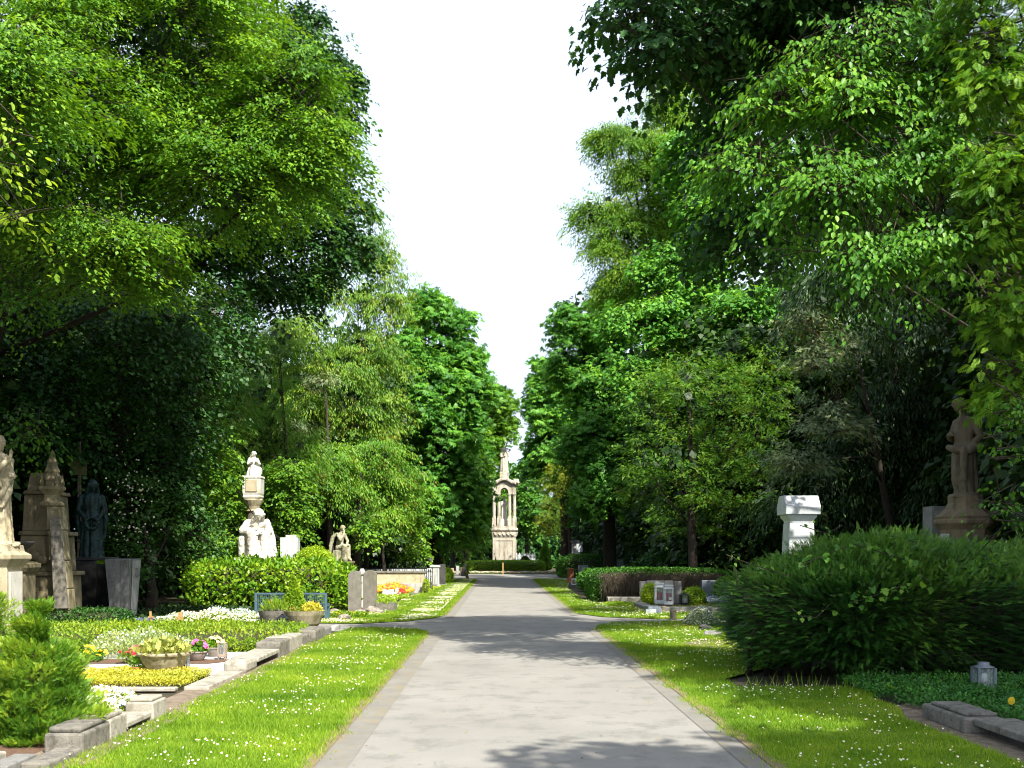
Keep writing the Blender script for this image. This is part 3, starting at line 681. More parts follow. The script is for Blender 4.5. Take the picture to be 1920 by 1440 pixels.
def sandstone_obelisk():
    Yf = 23.; X = P(75,0,Yf)[0]
    t = thing('tomb_monument', 'tall dark sandstone tomb with slanting buttress and carved pinnacle, behind the robed statue', 'tomb monument', X, Yf+.5)
    def bx(mb, a, b, z0, z1, y0, y1, a2=None, b2=None):
        a2 = a if a2 is None else a2; b2 = b if b2 is None else b2; x = [P(q,0,y0)[0] for q in (a,b,b2,a2)]
        mb.add([(x[0],y0,z0),(x[1],y0,z0),(x[1],y1,z0),(x[0],y1,z0),(x[3],y0,z1),(x[2],y0,z1),(x[2],y1,z1),(x[3],y1,z1)], [(3,2,1,0),(4,5,6,7),(0,1,5,4),(1,2,6,5),(2,3,7,6),(3,0,4,7)])
    for q in ((26,122,0,.42,23,24.4,28,120),(33,112,.42,1.18,23.05,24.3,34,110),(30,115,1.18,1.27,23.0,24.35,31,114),(36,106,1.27,2.06,23.1,24.2,38,102),(33,107,2.06,2.15,23.06,24.25,35,106),(41,99,2.15,2.95,23.15,24.1,45,94),(42,97,2.95,3.03,23.1,24.15,44,95),(50,92,3.03,3.42,23.2,24.0,56,88)):
        mb = MB(); bx(mb, *q); mb.build('stone_course', SANDST, t, bevel=.02)
    for q in ((104,134,0,.40,22.6,23.0,105,132),(101,131,.40,.9,22.65,23.0,100,128),(97,127,.92,1.5,22.68,23.02,96,122),(92,121,1.52,2.15,22.7,23.05,90,115),(87,116,2.17,2.66,22.74,23.1,87,111)):
        mb = MB(); bx(mb, *q); mb.build('buttress', SANDL2, t, bevel=.015)
    mb = MB(); bx(mb, 101,126,.50,2.45,22.56,22.66,93,110); mb.build('inscription_slab', CONCD, t, bevel=.006)
    px_ = P(101,0,Yf)[0]
    mb = MB(); mb.sq((px_, 22.92, 2.66), [(.15,0),(.19,.04),(.19,.09),(.13,.13),(.12,.26),(.17,.33),(.21,.38),(.21,.44)]); mb.build('capital', SANDL2, t, bevel=.008)
    mb = MB(); mb.lathe((px_, 22.92, 3.10), [(.20,0),(.17,.10),(.19,.14),(.14,.28),(.16,.32),(.10,.48),(.11,.52),(.05,.68),(.06,.71),(.0,.80)], 8, math.pi/8); mb.build('pinnacle', SANDST, t, bevel=.006)
    for a in range(4):
        c, s_ = math.cos(a*math.pi/2+math.pi/4), math.sin(a*math.pi/2+math.pi/4)
        mb = MB(); mb.lathe((px_+c*.22, 22.92+s_*.22, 3.04), [(.05,0),(.04,.1),(.055,.13),(.035,.2),(.0,.36)], 6); mb.build('corner_finial', SANDST, t)
    for z, a in ((1.36,50),(.6,48)):
        mb = MB(); mb.ell((P(a,0,Yf)[0]+.08, 23.02, z+.25), (.22,.06,.12), 12, 8); mb.ell((P(a,0,Yf)[0]+.30, 23.02, z+.16), (.16,.05,.10), 12, 8); mb.ell((P(a,0,Yf)[0]+.18, 23.0, z+.22), (.08,.07,.08), 10, 8); mb.build('carved_garland', SANDST, t, smooth=True)
    t2 = thing('urn_pillar', 'short mossy pillar carrying a dark wide urn, between robed statue and sandstone tomb', 'pillar', P(35,0,21.6)[0], 21.6)
    X, Y = P(35,0,21.6)[0], 21.6
    MB().sq((X, Y, 0), [(.30,0),(.30,.3),(.24,.36),(.24,1.25),(.28,1.3),(.32,1.38),(.32,1.46),(.2,1.5)]).build('shaft', SANDST, t2, bevel=.01)
    MB().lathe((X, Y, 1.5), [(.13,0),(.13,.05),(.06,.09),(.05,.16),(.16,.24),(.27,.34),(.30,.37),(.31,.41),(.24,.41),(.2,.36)], 24).build('urn', DARKST, t2, smooth=True)
sandstone_obelisk()
X, Y = P(128,0,24)[0], 23.4
t = thing('small_black_stone', 'small squat black polished gravestone below the sandstone tomb', 'gravestone', X, Y)
MB().box((X, Y, .05), (.42, .3, .62), 0, .96).build('slab', POLBLK, t, bevel=.012); MB().box((X, Y, 0), (.6, .46, .1)).build('base', DARKST, t, bevel=.01)
X, Y = P(172,0,27)[0], 27.
t = thing('black_pedestal', 'black polished granite pedestal with mirror-like narrow side, under the dark bronze statue', 'pedestal', X, Y)
MB().box((X-.05, Y, 0), (1.05, 1.05, .12)).build('base', DARKST, t, bevel=.01)
MB().box((X-.12, Y, .12), (.80, .85, 1.38)).build('die', POLBLK, t, bevel=.012)
MB().box((X+.44, Y-.1, .12), (.30, .62, 1.28)).build('side_stele', POLBLK, t, bevel=.01)
MB().box((X-.02, Y, 1.501), (1.08, .95, .07)).build('cap', DARKST, t, bevel=.01)
s = thing('bronze_statue', 'dark green bronze statue of a hooded woman holding a wreath, on the black pedestal', 'statue', X, Y, 1.57)
f = Fig((X, Y, 1.57), 1.95, math.radians(-70))
f.robe([(0,.15,.15,0,0),(.06,.14,.145,0,0),(.3,.11,.125,0,0),(.5,.095,.12,0,0),(.6,.08,.095,0,0),(.68,.09,.115,0,0),(.77,.09,.125,0,0),(.83,.05,.06,0,0)], 10, .10, 1.1, .2)
f.cap((0,0,.80), (.02,0,.88), .036, .034); f.head((.045,.01,.915), (1,.15,-.55), hair='hood')
for k in (-1, 1):
    f.chain([(0,k*.12,.775), (.0,k*.16,.62), (.09,k*.08,.50)], [.045,.038,.026]); f.hand((.095,k*.07,.49), (.35,-k*.5,-.8), (-1,0,0), curl=.5)
    f.chain([(-.02,k*.14,.76),(-.04,k*.17,.5),(-.05,k*.15,.25)], [.03,.035,.02])
for i in range(12):
    a = i*math.pi/6; f.ell((.13, .075*math.cos(a), .44+.075*math.sin(a)), (.022,.026,.026))
f.ell((0,0,-.005), (.18,.18,.02))
baked('body', f.mb, BRONZE, s, .014, 2, .02, .05)
X, Y = P(149,0,28.6)[0], 28.6
t = thing('tall_cross', 'tall thin weathered cross with a small roofed plaque, behind the bronze statue', 'cross', X, Y)
zt = P(0, 828, Y)[2]; MB().box((X, Y, 0), (.09, .09, zt), 0, .7).build('post', WOODG, t)
zc = P(0, 880, Y)[2]; mb = MB(); mb.b2((X-.22, Y-.07, zc-.16), (X+.22, Y-.045, zc+.14)); mb.prism([(X-.27,Y-.09,zc+.14),(X,Y-.09,zc+.30),(X+.27,Y-.09,zc+.14)], (0,.14,0)); mb.build('plaque', surf('mossy_board', (.10,.12,.04),(.20,.22,.09),8,.9,.4), t)
X, Y = P(222,0,26.4)[0], 26.4
t = thing('grey_block_stele', 'tall grey granite block tapering downward, beside the black pedestal', 'gravestone', X+.05, Y)
x0, x1, xb0, xb1, y0, y1, zt = P(196,0,26)[0], P(243,0,26)[0], P(206,0,26)[0], P(238,0,26)[0], 26., 26.85, P(0,1049,26)[2]
mb = MB(); v = [(xb0,y0+.05,0),(xb1,y0+.05,0),(xb1,y1-.15,0),(xb0,y1-.15,0),(x0,y0,zt),(x1,y0,zt),(x1,y1,zt+.02),(x0,y1,zt+.02)]
mb.add(v, [(3,2,1,0),(4,5,6,7),(0,1,5,4),(1,2,6,5),(2,3,7,6),(3,0,4,7)]); blk = mb.build('block', surf('grey_granite', (.18,.18,.18),(.27,.27,.26),14,.7,.2,c3=(.10,.11,.08),fine=150,streak=True), t, bevel=.012)
mb = MB(); mb.prism([(xb1+.012,y0+.22,.02),(xb1+.012,y1-.3,.02),(x1+.012,y1-.12,zt-.03),(x1+.012,y0+.16,zt-.03)], (.02,0,0)); fst = mb.build('lit_side_strip', GREYL, blk, bevel=.004)  # paler strip paints the stronger light on the side facing the path
mb = MB(); mb.b2((x1+.02,y0+.35,zt-.42),(x1+.045,y0+.6,zt-.2)); mb.build('emblem', GREYST, blk, bevel=.01)

# ---------------------------------------------------------------- centre-left statues
X, Y = P(482,0,35)[0], 35.; z0 = P(0,1046,35)[2]
t = thing('stone_plinth', 'pale stone block plinth under the white seated marble figure, behind the laurel hedge', 'plinth', X, Y)
MB().box((X, Y, 0), (1.15, .95, z0-.14)).build('die', GREYST, t, bevel=.02); MB().box((X+.02, Y, z0-.14), (1.32, 1.1, .14)).build('cap_slab', GREYL, t, bevel=.02)
s = thing('seated_marble_woman', 'bright white marble statue of a seated draped woman bowing her head, above the laurel hedge', 'statue', X, Y, z0)
f = Fig((X, Y, z0), 1.52, math.radians(-68))      # H = seated height here
f.robe([(0,.33,.36,0,0),(.06,.31,.35,0,0),(.22,.27,.31,0,0),(.36,.22,.27,-.02,0),(.46,.16,.2,-.05,0)], 8, .09, .7)
f.chain([(-.12,0,.42), (-.10,0,.60), (.0,0,.78)], [.19,.16,.12]); f.ell((-.02,0,.74), (.13,.21,.12)); f.ell((-.08,0,.55),(.18,.2,.2))
f.chain([(-.05,.12,.42), (.22,.13,.46), (.26,.13,.05)], [.15,.12,.10]); f.chain([(-.05,-.12,.42), (.22,-.14,.50), (.30,-.15,.06)], [.15,.13,.10])
f.cap((.02,0,.80), (.10,.01,.88), .07, .065); f.head((.135,.015,.90), (.75,.15,-.65), hair='hood', r=.105)
f.chain([(.0,-.19,.76), (.10,-.34,.58), (.26,-.12,.60)], [.08,.075,.05]); f.hand((.27,-.11,.60), (.4,1,.1), (0,0,1), L=.18, curl=.4)
f.chain([(.0,.20,.76), (.08,.24,.56), (.24,.08,.52)], [.08,.07,.048]); f.hand((.25,.07,.52), (.4,-1,-.1), (0,0,1), L=.18, curl=.3)
f.chain([(.05,.22,.72),(.0,.30,.45),(.05,.33,.15),(.16,.36,.03)], [.07,.09,.09,.06]); f.chain([(-.02,-.24,.7),(.05,-.33,.42),(.02,-.32,.1)], [.06,.08,.09])
f.cap((.30,.24,.03), (.42,.30,.025), .045, .03); f.cap((.32,-.15,.03), (.42,-.17,.025), .045, .03)
f.ell((0,0,.0),(.42,.42,.045))
baked('body', f.mb, MARBLE, s, .016, 2, .05, .10)
X, Y = P(475,0,37.5)[0], 37.5; Zp = lambda py, Y_: P(0, py, Y_)[2]
t = thing('ornate_column', 'dark ivy-grown column with carved white capital and square top, behind the seated marble woman', 'column', X, Y)
zc = Zp(960, Y); MB().lathe((X, Y, 0), [(.34,0),(.34,.3),(.24,.36),(.21,.5),(.19,zc)], 18).build('shaft', surf('dark_column', (.05,.045,.03),(.12,.10,.07),6,.9,.6), t, smooth=True)
MB().lathe((X, Y, zc), [(.2,0),(.24,.04),(.2,.08),(.24,.2),(.33,.36),(.36,.42),(.30,.45)], 16).build('capital', SANDL, t)
z1, z2 = zc+.45, Zp(893, Y)
tb = MB().sq((X, Y, z1), [(.27,0),(.31,.08),(.29,.12),(.31,.2),(.32,z2-z1-.1),(.345,z2-z1-.07),(.33,z2-z1)]).build('top_block', MARBLE, t, bevel=.012)
MB().b2((X-.2,Y-.345,z1+.25),(X+.2,Y-.315,z2-.15)).build('relief_panel', SANDL, tb, bevel=.01)
s = thing('column_figure', 'small white carved kneeling figure on top of the ornate column', 'statue', X, Y, z2)
f = Fig((X+.0, Y, z2), .85, math.radians(-60))
f.robe([(0,.26,.27,0,0),(.2,.22,.24,0,0),(.45,.16,.18,0,0),(.65,.13,.17,.02,0),(.76,.07,.08,.03,0)], 7, .12)
f.cap((.02,0,.74),(.05,0,.85),.06,.05); f.head((.07,0,.90),(.8,.3,-.5),hair='hood',r=.09)
f.chain([(0,-.16,.7),(.1,-.25,.5),(.22,-.1,.6)],[.07,.06,.05]); f.chain([(0,.16,.7),(.1,.22,.5),(.24,.04,.6)],[.07,.06,.05])
f.ell((.02,.24,.22),(.15,.12,.2)); baked('body', f.mb, MARBLE, s, .016, 1, .04, .07)
X, Y = P(544,0,38)[0], 38.
t = thing('pale_box_gravestone', 'pale rectangular gravestone with small moulded cap, right of the seated marble woman', 'gravestone', X, Y)
MB().box((X, Y, 0), (.62,.5,Zp(1008,Y))).build('block', GRANW, t, bevel=.015); MB().box((X+.05, Y, Zp(1008,Y)), (.36,.36,.09)).build('cap', GREYL, t, bevel=.015)
X, Y = P(641,0,42)[0], 42.; z0 = Zp(1052, Y)
t = thing('angel_pedestal', 'mossy stone pedestal with flat cornice under the seated angel', 'pedestal', X, Y)
MB().sq((X, Y, 0), [(.42,0),(.42,.2),(.35,.26),(.33,z0-.2),(.38,z0-.16),(.46,z0-.08),(.46,z0)]).build('die', SANDST, t, bevel=.012)
s = thing('seated_angel', 'weathered grey-green stone statue of a seated angel with folded wings, right of the round shrub', 'statue', X, Y, z0)
f = Fig((X-.05, Y, z0), 1.42, math.radians(-38))
f.mb.sq((X-.10, Y, z0), [(.24,0),(.22,.42)])
f.robe([(0,.16,.15,.08,0),(.15,.15,.14,.07,0),(.32,.14,.14,.05,0),(.42,.12,.13,.02,0)], 8, .1)
f.chain([(-.04,0,.34),(-.03,0,.52),(.02,0,.72)],[.13,.10,.09]); f.ell((.01,0,.70),(.08,.14,.09))
for k in (-1, 1):
    f.chain([(0,k*.07,.36),(.22,k*.07,.40),(.20+.05*k,k*.07,.08),(.28+.05*k,k*.07,.03)],[.10,.08,.055,.035])
    f.chain([(-.10,k*.06,.74),(-.17,k*.13,.66),(-.22,k*.17,.42),(-.24,k*.17,.12)],[.05,.06,.055,.018])
    for j in range(4): f.chain([(-.12-.03*j,k*(.08+.02*j),.72-.03*j),(-.24-.02*j,k*.15,.40-.06*j),(-.29+.02*j,k*.17,.14+.02*j)],[.03,.032,.012])
f.cap((.03,0,.78),(.06,0,.86),.04,.038); f.head((.085,0,.905),(.85,-.1,-.35),hair='wavy',r=.075)
f.chain([(.02,-.13,.74),(.14,-.14,.58),(.16,-.02,.76)],[.05,.042,.032]); f.hand((.16,-.02,.77),(.0,.1,1),(1,0,0),L=.13,curl=.5)
f.chain([(.02,.13,.74),(.12,.15,.56),(.2,.05,.46)],[.05,.042,.032]); f.hand((.21,.04,.46),(1,-.3,-.1),(0,0,1),L=.13)
baked('body', f.mb, ANGELS, s, .016, 2, .025, .06)

# ---------------------------------------------------------------- steles, walls, fence on the left
def rstele(px, Y, wpx, pytop, mat, label, d=.16, dome=.08, name='round_top_stele', group=None, ball=False):
    X = P(px,0,Y)[0]; w = wpx*Y/F; zt = Zp(pytop, Y)
    t = thing(name, label, 'gravestone', X, Y, 0, group)
    o = [(X-w/2, Y-d/2, 0), (X+w/2, Y-d/2, 0), (X+w/2, Y-d/2, zt-dome-.02), (X+w/2-.03, Y-d/2, zt-dome)]
    o += [(X+(w/2-.04)*math.cos(a*math.pi/8), Y-d/2, zt-dome+dome*math.sin(a*math.pi/8)) for a in range(0, 9)] + [(X-w/2+.03, Y-d/2, zt-dome), (X-w/2, Y-d/2, zt-dome-.02)]
    MB().prism(o, (0, d, 0)).build('slab', mat, t, bevel=.01)
    MB().box((X, Y, -.02), (w+.12, d+.12, .08)).build('base', CONCD, t, bevel=.01)
    return t
GST = surf('brown_grey_stele', (.15,.14,.115),(.23,.215,.18),6,.9,.5,c3=(.12,.11,.07),streak=True)
rstele(665, 29.6, 24, 1070, GST, 'grey round-topped stele half hidden behind the end of the laurel hedge')
rstele(694, 31.2, 25, 1069, GST, 'grey round-topped stele standing free, second from the laurel hedge')
X, Y = P(679,0,33)[0], 33.; t = thing('small_capped_post', 'thin stone post with a round capital, seen between the two grey steles', 'post', X, Y)
MB().lathe((X,Y,0),[(.06,0),(.05,Zp(1072,Y)-.12),(.10,Zp(1072,Y)-.08),(.10,Zp(1072,Y)),(.05,Zp(1066,Y))],10).build('shaft', GREYL, t)
def rock(px, py, r, label, mat=GREYST, flat=.6, name='rock'):
    x, y = G(px, py); mb = MB(); mb.ell((x, y, r*flat*.5), (r, r*.8, r*flat), 10, 7)
    mb.v = [(v[0]+random.uniform(-1,1)*r*.14, v[1]+random.uniform(-1,1)*r*.14, max(-.01, v[2]+random.uniform(-1,1)*r*.12)) for v in mb.v]
    o = mb.build(name, mat, None, bevel=.01); return tag(o, label, 'rock')
RK = surf('pale_rock', (.22,.19,.16),(.40,.35,.30),7,.95,.8,c3=(.14,.11,.09))
for a in ((618,1160,.20,'brown rock under the laurel hedge, left of the steles'), (645,1163,.17,'rounded rock just left of the first stele'), (676,1152,.16,'pinkish rock at the foot of the first stele'),
          (697,1150,.22,'large pale rock in front of the second stele'), (716,1146,.16,'pale rock right of the second stele'), (712,1151,.13,'small flat rock nearest the lawn by the second stele'), (628,1150,.15,'dark rock under the end of the laurel hedge')):
    rock(*a[:3], a[3], RK)
x, y = G(716,1150); t = thing('low_planter_block', 'low square brown stone block with yellow moss cushion, right of the second stele', 'stone block', x, y+1.2)
MB().box((x, y+1.2, 0), (.55,.8,.26)).build('block', CONCD, t, bevel=.015)
LV = Leaves(); p, o = superpts((x,y+1.2,.27), (.27,.4,.06), 900, 2.5); LV.add(p, frames(o+rng.normal(0,.5,p.shape), o), .04, BROAD, rng.random(len(p)), L_BALL); LV.build('moss_cushion', t)
# family tomb wall
Y = 45.; xa, xb = P(706,0,Y)[0], P(796,0,Y)[0]
t = thing('tomb_wall', 'long low pale stone tomb wall with inset panel, behind the orange flower bed', 'wall', (xa+xb)/2, Y)
mb = MB(); mb.b2((xa-1.2,Y-.1,.10),(xb,Y+.35,.86)); mb.build('wall', SANDL, t, bevel=.015)
MB().b2((xa-1.25,Y-.16,.861),(xb+.06,Y+.4,.93)).build('coping', CONCD, t, bevel=.01)
MB().b2((xa-1.0,Y-.125,.42),(xb-.2,Y-.08,.78)).build('inset_panel', surf('tomb_panel', (.36,.33,.20),(.50,.46,.30),5,.9,.4,c3=(.28,.24,.14)), t, bevel=.008)
MB().b2((xa-1.2,Y-.5,0),(xb+.1,Y-.13,.42)).build('lower_step', GREYL, t, bevel=.012)
MB().b2((xb+.07,Y-.6,0),(xb+.22,Y-.3,.36)).build('end_block', CONCD, t, bevel=.012)
# white balustrade wall behind with iron fence on it
Y = 50.; xa, xb = -6.4, P(808,0,Y)[0]
t = thing('low_white_wall', 'low whitish stone wall under the spiked iron fence, left far side', 'wall', (xa+xb)/2, Y)
MB().b2((xa,Y-.1,0),(xb,Y+.1,.98)).build('wall', GRANW, t, bevel=.01)
def railing(name, xa, xb, Y, z0, z1, n, label, group=None, scroll=True, spike=.22):
    t = thing(name, label, 'iron fence', (xa+xb)/2, Y)
    for i in range(n):
        x = xa+(xb-xa)*(i+.5)/n; big = i % 3 == 1
        zt = z1+(spike if big else spike*.5)
        mb = MB(); mb.tube([(x,Y,z0),(x,Y,zt-.1)], .013 if not big else .018, 6); mb.lathe((x,Y,zt-.12), [(.012,0),(.035,.04),(.02,.08),(.0,.14)], 6); mb.build('baluster', IRON, t)
    for k, z in enumerate((z0+.06, z1-.02)): MB().b2((xa,Y-.03,z-.018),(xb,Y+.0-.014,z+.018)).build('rail', IRON, t)
    if scroll:
        for i in range(n//2):
            mb = MB(); x = xa+(xb-xa)*(i+.5)/(n//2); zc = (z0+z1)/2; r = min((z1-z0)*.22, .11)
            for s_ in (-1, 1): mb.tube([(x+s_*r*.5*math.cos(a*.5)*(1-a*.05), Y+.02, zc+s_*r+r*math.sin(a*.5)*(1-a*.05)) for a in range(13)], .009, 5)
            mb.tube([(x,Y+.02,zc-r*1.2),(x,Y+.02,zc+r*1.2)], .009, 5); mb.build('scrollwork', IRON, t)
    return t
railing('iron_fence', P(700,0,49)[0]-1.2, P(800,0,49)[0], 49., .70, 1.0, 18, 'black spiked iron fence with scrollwork standing before the low white wall')
railing('iron_gate', P(795,0,47.5)[0], P(812,0,47.5)[0], 47.5, .05, .88, 5, 'narrow iron gate with curled bars right of the long tomb wall')
X, Y = P(815,0,52)[0], 52.; t = thing('white_gate_pier', 'whitish fluted stone pier at the right end of the iron fence', 'pier', X, Y)
MB().sq((X,Y,0),[(.26,0),(.26,.12),(.22,.16),(.22,.98),(.27,1.02),(.27,1.08),(.12,1.12)]).build('shaft', GRANW, t, bevel=.01)
mb = MB(); [mb.b2((X-.19+i*.085,Y-.24,.18),(X-.15+i*.085,Y-.215,.95)) for i in range(5)]; mb.build('fluting', GREYL, t)
MB().lathe((X-.22,Y,1.08),[(.10,0),(.12,.05),(.04,.1),(.13,.22),(.15,.32),(.08,.38),(.02,.42)],12).build('finial', DARKST, t, smooth=True)
X, Y = P(829,0,56)[0], 56.; t = thing('dark_slab_gravestone', 'narrow dark grey upright slab right of the whitish pier', 'gravestone', X, Y)
MB().box((X,Y,0),(.34,.5,1.12)).build('slab', DARKST, t, bevel=.012); MB().box((X,Y,0),(.5,.66,.08)).build('base', GREYST, t, bevel=.01)
for px, py, w, h, lb in ((806,1108,.22,.36,'squat grey kerb post left of the whitish pier'), (816,1104,.2,.22,'low stone kerb block at the foot of the whitish pier')):
    x, y = G(px, py); t = thing('kerb_post', lb, 'kerb stone', x, y); MB().box((x,y,0),(w,w*1.6,h)).build('block', GREYST, t, bevel=.015)
for i, (px, h, lb) in enumerate(((848,.55,'leftmost small upright stone near the monument hedge'),(858,.7,'second small upright stone near the monument hedge'),(866,.62,'third small upright stone near the monument hedge'))):
    X = P(px,0,84)[0]; t = thing('small_gravestone', lb, 'gravestone', X, 84., 0, 'small far gravestones'); MB().box((X,84,0),(.28,.2,h),0,.85).build('slab', (SANDL,GREYL,SANDST)[i], t, bevel=.02); MB().box((X,84,0),(.4,.34,.08)).build('base', GREYST, t)
x, y = G(877,1086); t = thing('broken_post', 'short leaning stone post at the far corner of the left lawn', 'post', x, y); MB().box((x,y,0),(.2,.2,.55),.3,.8,tilt=-.25).build('post', SANDST, t, bevel=.02)
X = P(868,0,80)[0]; t = thing('dark_leaning_stone', 'dark leaning stone left of the monument hedge', 'gravestone', X, 80.); MB().box((X,80,0),(.35,.3,1.0),.2,.7,tilt=.2).build('slab', DARKST, t, bevel=.02)

# ---------------------------------------------------------------- MONUMENT
MX, MY = .43, 102.
t = thing('arcaded_monument', 'tall pale sandstone monument with open columned canopy at the end of the path', 'monument', MX, MY)
pdie = MB().sq((MX,MY,0),[(1.25,0),(1.25,.3),(1.16,.38),(1.12,.5),(1.10,.55),(1.10,3.25),(1.16,3.3)]).build('pedestal_die', MONU, t, bevel=.02)
pcor = MB().sq((MX,MY,3.3),[(1.16,0),(1.18,.45),(1.22,.5),(1.30,.6),(1.30,.78),(1.15,.86)]).build('pedestal_cornice', MONU, t, bevel=.02)
for a in range(4):
    c, s_ = [(0,-1),(1,0),(0,1),(-1,0)][a]
    fr = lambda u, d, z: (MX+c*d-s_*u, MY+s_*d+c*u, z)
    mb = MB()
    def slab(u0, u1, d0, d1, z0, z1):
        p = [fr(u0,d0,z0),fr(u1,d0,z0),fr(u1,d0,z1),fr(u0,d0,z1)]; q = [fr(u0,d1,z0),fr(u1,d1,z0),fr(u1,d1,z1),fr(u0,d1,z1)]; mb.add(p+q, [(0,3,2,1),(4,5,6,7),(0,1,5,4),(1,2,6,5),(2,3,7,6),(3,0,4,7)])
    for q in ((-.85,-.78,.7,3.0),(.78,.85,.7,3.0),(-.78,.78,2.93,3.0),(-.78,.78,.7,.77)): slab(q[0],q[1],1.09,1.15,q[2],q[3])
    mb.build('panel_frame', MONU, pdie)
    mb = MB()
    for i in range(5):
        u0 = -1.0+i*.4; mb.tube([fr(u0+.4*k/8, 1.21, 3.68-.26*math.sin(math.pi*k/8)) for k in range(9)], .05, 6); mb.ell(fr(u0,1.22,3.7),(.07,.07,.07),8,6)
    mb.build('garland', MONU, pcor, smooth=True)
    # arch: outline with an opening, extruded
    zb, zt, hw, r = 7.35, 8.35, 1.12, .40
    pts = [fr(-hw,1.0,zb),fr(-r,1.0,zb)]+[fr(-r*math.cos(k*math.pi/12),1.0,zb+.1+r*1.2*math.sin(k*math.pi/12)) for k in range(13)]+[fr(r,1.0,zb),fr(hw,1.0,zb),fr(hw,1.0,zt)]
    pts += [fr(.75*math.cos(k*math.pi/12)*.8,1.0,zt-.12+.38*math.sin(k*math.pi/12)) for k in range(13)]+[fr(-hw,1.0,zt)]
    # outer wall is built as columns of quads between opening and top edge
    mb = MB(); N = 28
    def low(u): return zb if abs(u) >= r else zb+.1+1.2*math.sqrt(max(0, r*r-u*u))
    def top(u): return zt+(.32*math.cos(u/.7*math.pi/2) if abs(u) < .7 else 0)
    us = [-hw+2*hw*i/N for i in range(N+1)]
    d0, d1 = .80, 1.06; vs = []; fs = []
    for u in us: vs += [fr(u*(d0 if 0 else 1),d0,low(u)), fr(u,d1,low(u)), fr(u,d1,top(u)), fr(u,d0,top(u))]
    for i in range(N):
        for k in range(4): k2 = (k+1) % 4; fs.append((i*4+k, i*4+k2, (i+1)*4+k2, (i+1)*4+k))
    fs.append((0,1,2,3)); fs.append((N*4+3,N*4+2,N*4+1,N*4)); mb.add(vs, fs); arch = mb.build('arch', MONU, t)
    mb = MB(); vs = []; fs = []
    us = [-1.36+2.72*i/N for i in range(N+1)]
    for u in us: vs += [fr(u,1.05,top(u)-.12), fr(u,1.36,top(u)-.02), fr(u,1.38,top(u)+.14), fr(u,.9,top(u)+.2)]
    for i in range(N):
        for k in range(4): k2 = (k+1) % 4; fs.append((i*4+k, i*4+k2, (i+1)*4+k2, (i+1)*4+k))
    fs.append((0,1,2,3)); fs.append((N*4+3,N*4+2,N*4+1,N*4)); mb.add(vs, fs); mb.build('cornice', MONU, arch)
    for sg in (-1, 1):
        mb = MB(); mb.ell(fr(sg*1.22,1.3,8.42),(.15,.15,.15),10,8); mb.build('rosette', MONU, arch, smooth=True)
mb = MB(); mb.sq((MX,MY,4.16),[(1.18,0),(1.14,.12),(1.0,.16)]); mb.build('canopy_floor', MONU, t)
mb = MB(); mb.sq((MX,MY,8.3),[(1.1,0),(1.1,.2),(.6,.45),(.45,.5)]); mb.build('canopy_roof', MONU, t)
cols = [(sx*a, sy*b) for sx in (-1,1) for sy in (-1,1) for a, b in ((.97,.97),(.50,.97),(.97,.50))]
for ux, uy in cols:
    c = (MX+ux, MY+uy, 4.18); o = MB(); o.sq(c, [(.19,0),(.19,.85),(.155,.92)]); o.sq((c[0],c[1],c[2]+.0),[(.21,.0),(.21,.14)])
    o.lathe(c, [(.18,.92),(.18,1.0),(.145,1.05),(.16,1.9),(.135,2.9),(.16,2.93),(.135,2.98),(.2,3.12)], 14); o.sq(c, [(.18,3.12),(.18,3.2)]); o.build('column', MONU, t)
mb = MB(); mb.sq((MX,MY,4.3),[(.42,0),(.42,.5),(.36,.62),(.26,.7),(.24,1.9),(.28,1.95),(.32,2.15),(.28,2.22),(.28,2.38),(.16,2.45)]); mb.lathe((MX,MY,6.74),[(.10,0),(.14,.08),(.08,.18),(.14,.3),(.0,.42)],10); mb.build('inner_shrine', MARBLE, t, bevel=.01)
mb = MB(); mb.sq((MX,MY,8.75),[(.48,0),(.48,.1),(.42,.14),(.42,.34),(.40,.36),(.40,.62),(.44,.66),(.38,.72)]); mb.build('statue_pedestal', MONU, t, bevel=.02)
s = thing('monument_figure', 'weathered draped stone figure holding a dark slanted cross, on top of the monument', 'statue', MX, MY, 9.47)
f = Fig((MX,MY,9.47), 2.3, math.radians(-80))
f.robe([(0,.17,.18,0,0),(.1,.17,.175,0,0),(.35,.15,.16,0,0),(.6,.12,.14,0,0),(.72,.12,.15,0,0),(.80,.10,.14,0,0),(.84,.05,.06,0,0)],9,.08)
f.cap((0,0,.82),(.01,0,.89),.036,.034); f.head((.02,0,.93),(1,-.3,0),hair='hood',r=.062)
f.chain([(0,.12,.78),(.06,.17,.66),(.11,.10,.82)],[.045,.04,.03]); f.hand((.11,.10,.82),(0,.1,1),(1,0,0))
f.chain([(0,-.12,.78),(.08,-.14,.64),(.14,-.02,.66)],[.045,.04,.03]); f.hand((.14,-.02,.66),(.2,1,0),(1,0,0))
mbody = baked('body', f.mb, surf('streaked_figure', (.42,.38,.28),(.58,.53,.40),2,.9,.5,c3=(.05,.05,.05),fine=20,streak=True), s, .03, 2, .03, .1)
mb = MB(); mb.box((MX-.12,MY-.28,10.9),(.12,.12,1.35),0,1,tilt=.28); mb.b2((MX-.32,MY-.35,11.62),(MX+.4,MY-.22,11.75)); mb.ell((MX+.52,MY-.2,11.6),(.11,.11,.11),8,6); mb.build('cross', DARKST, mbody)

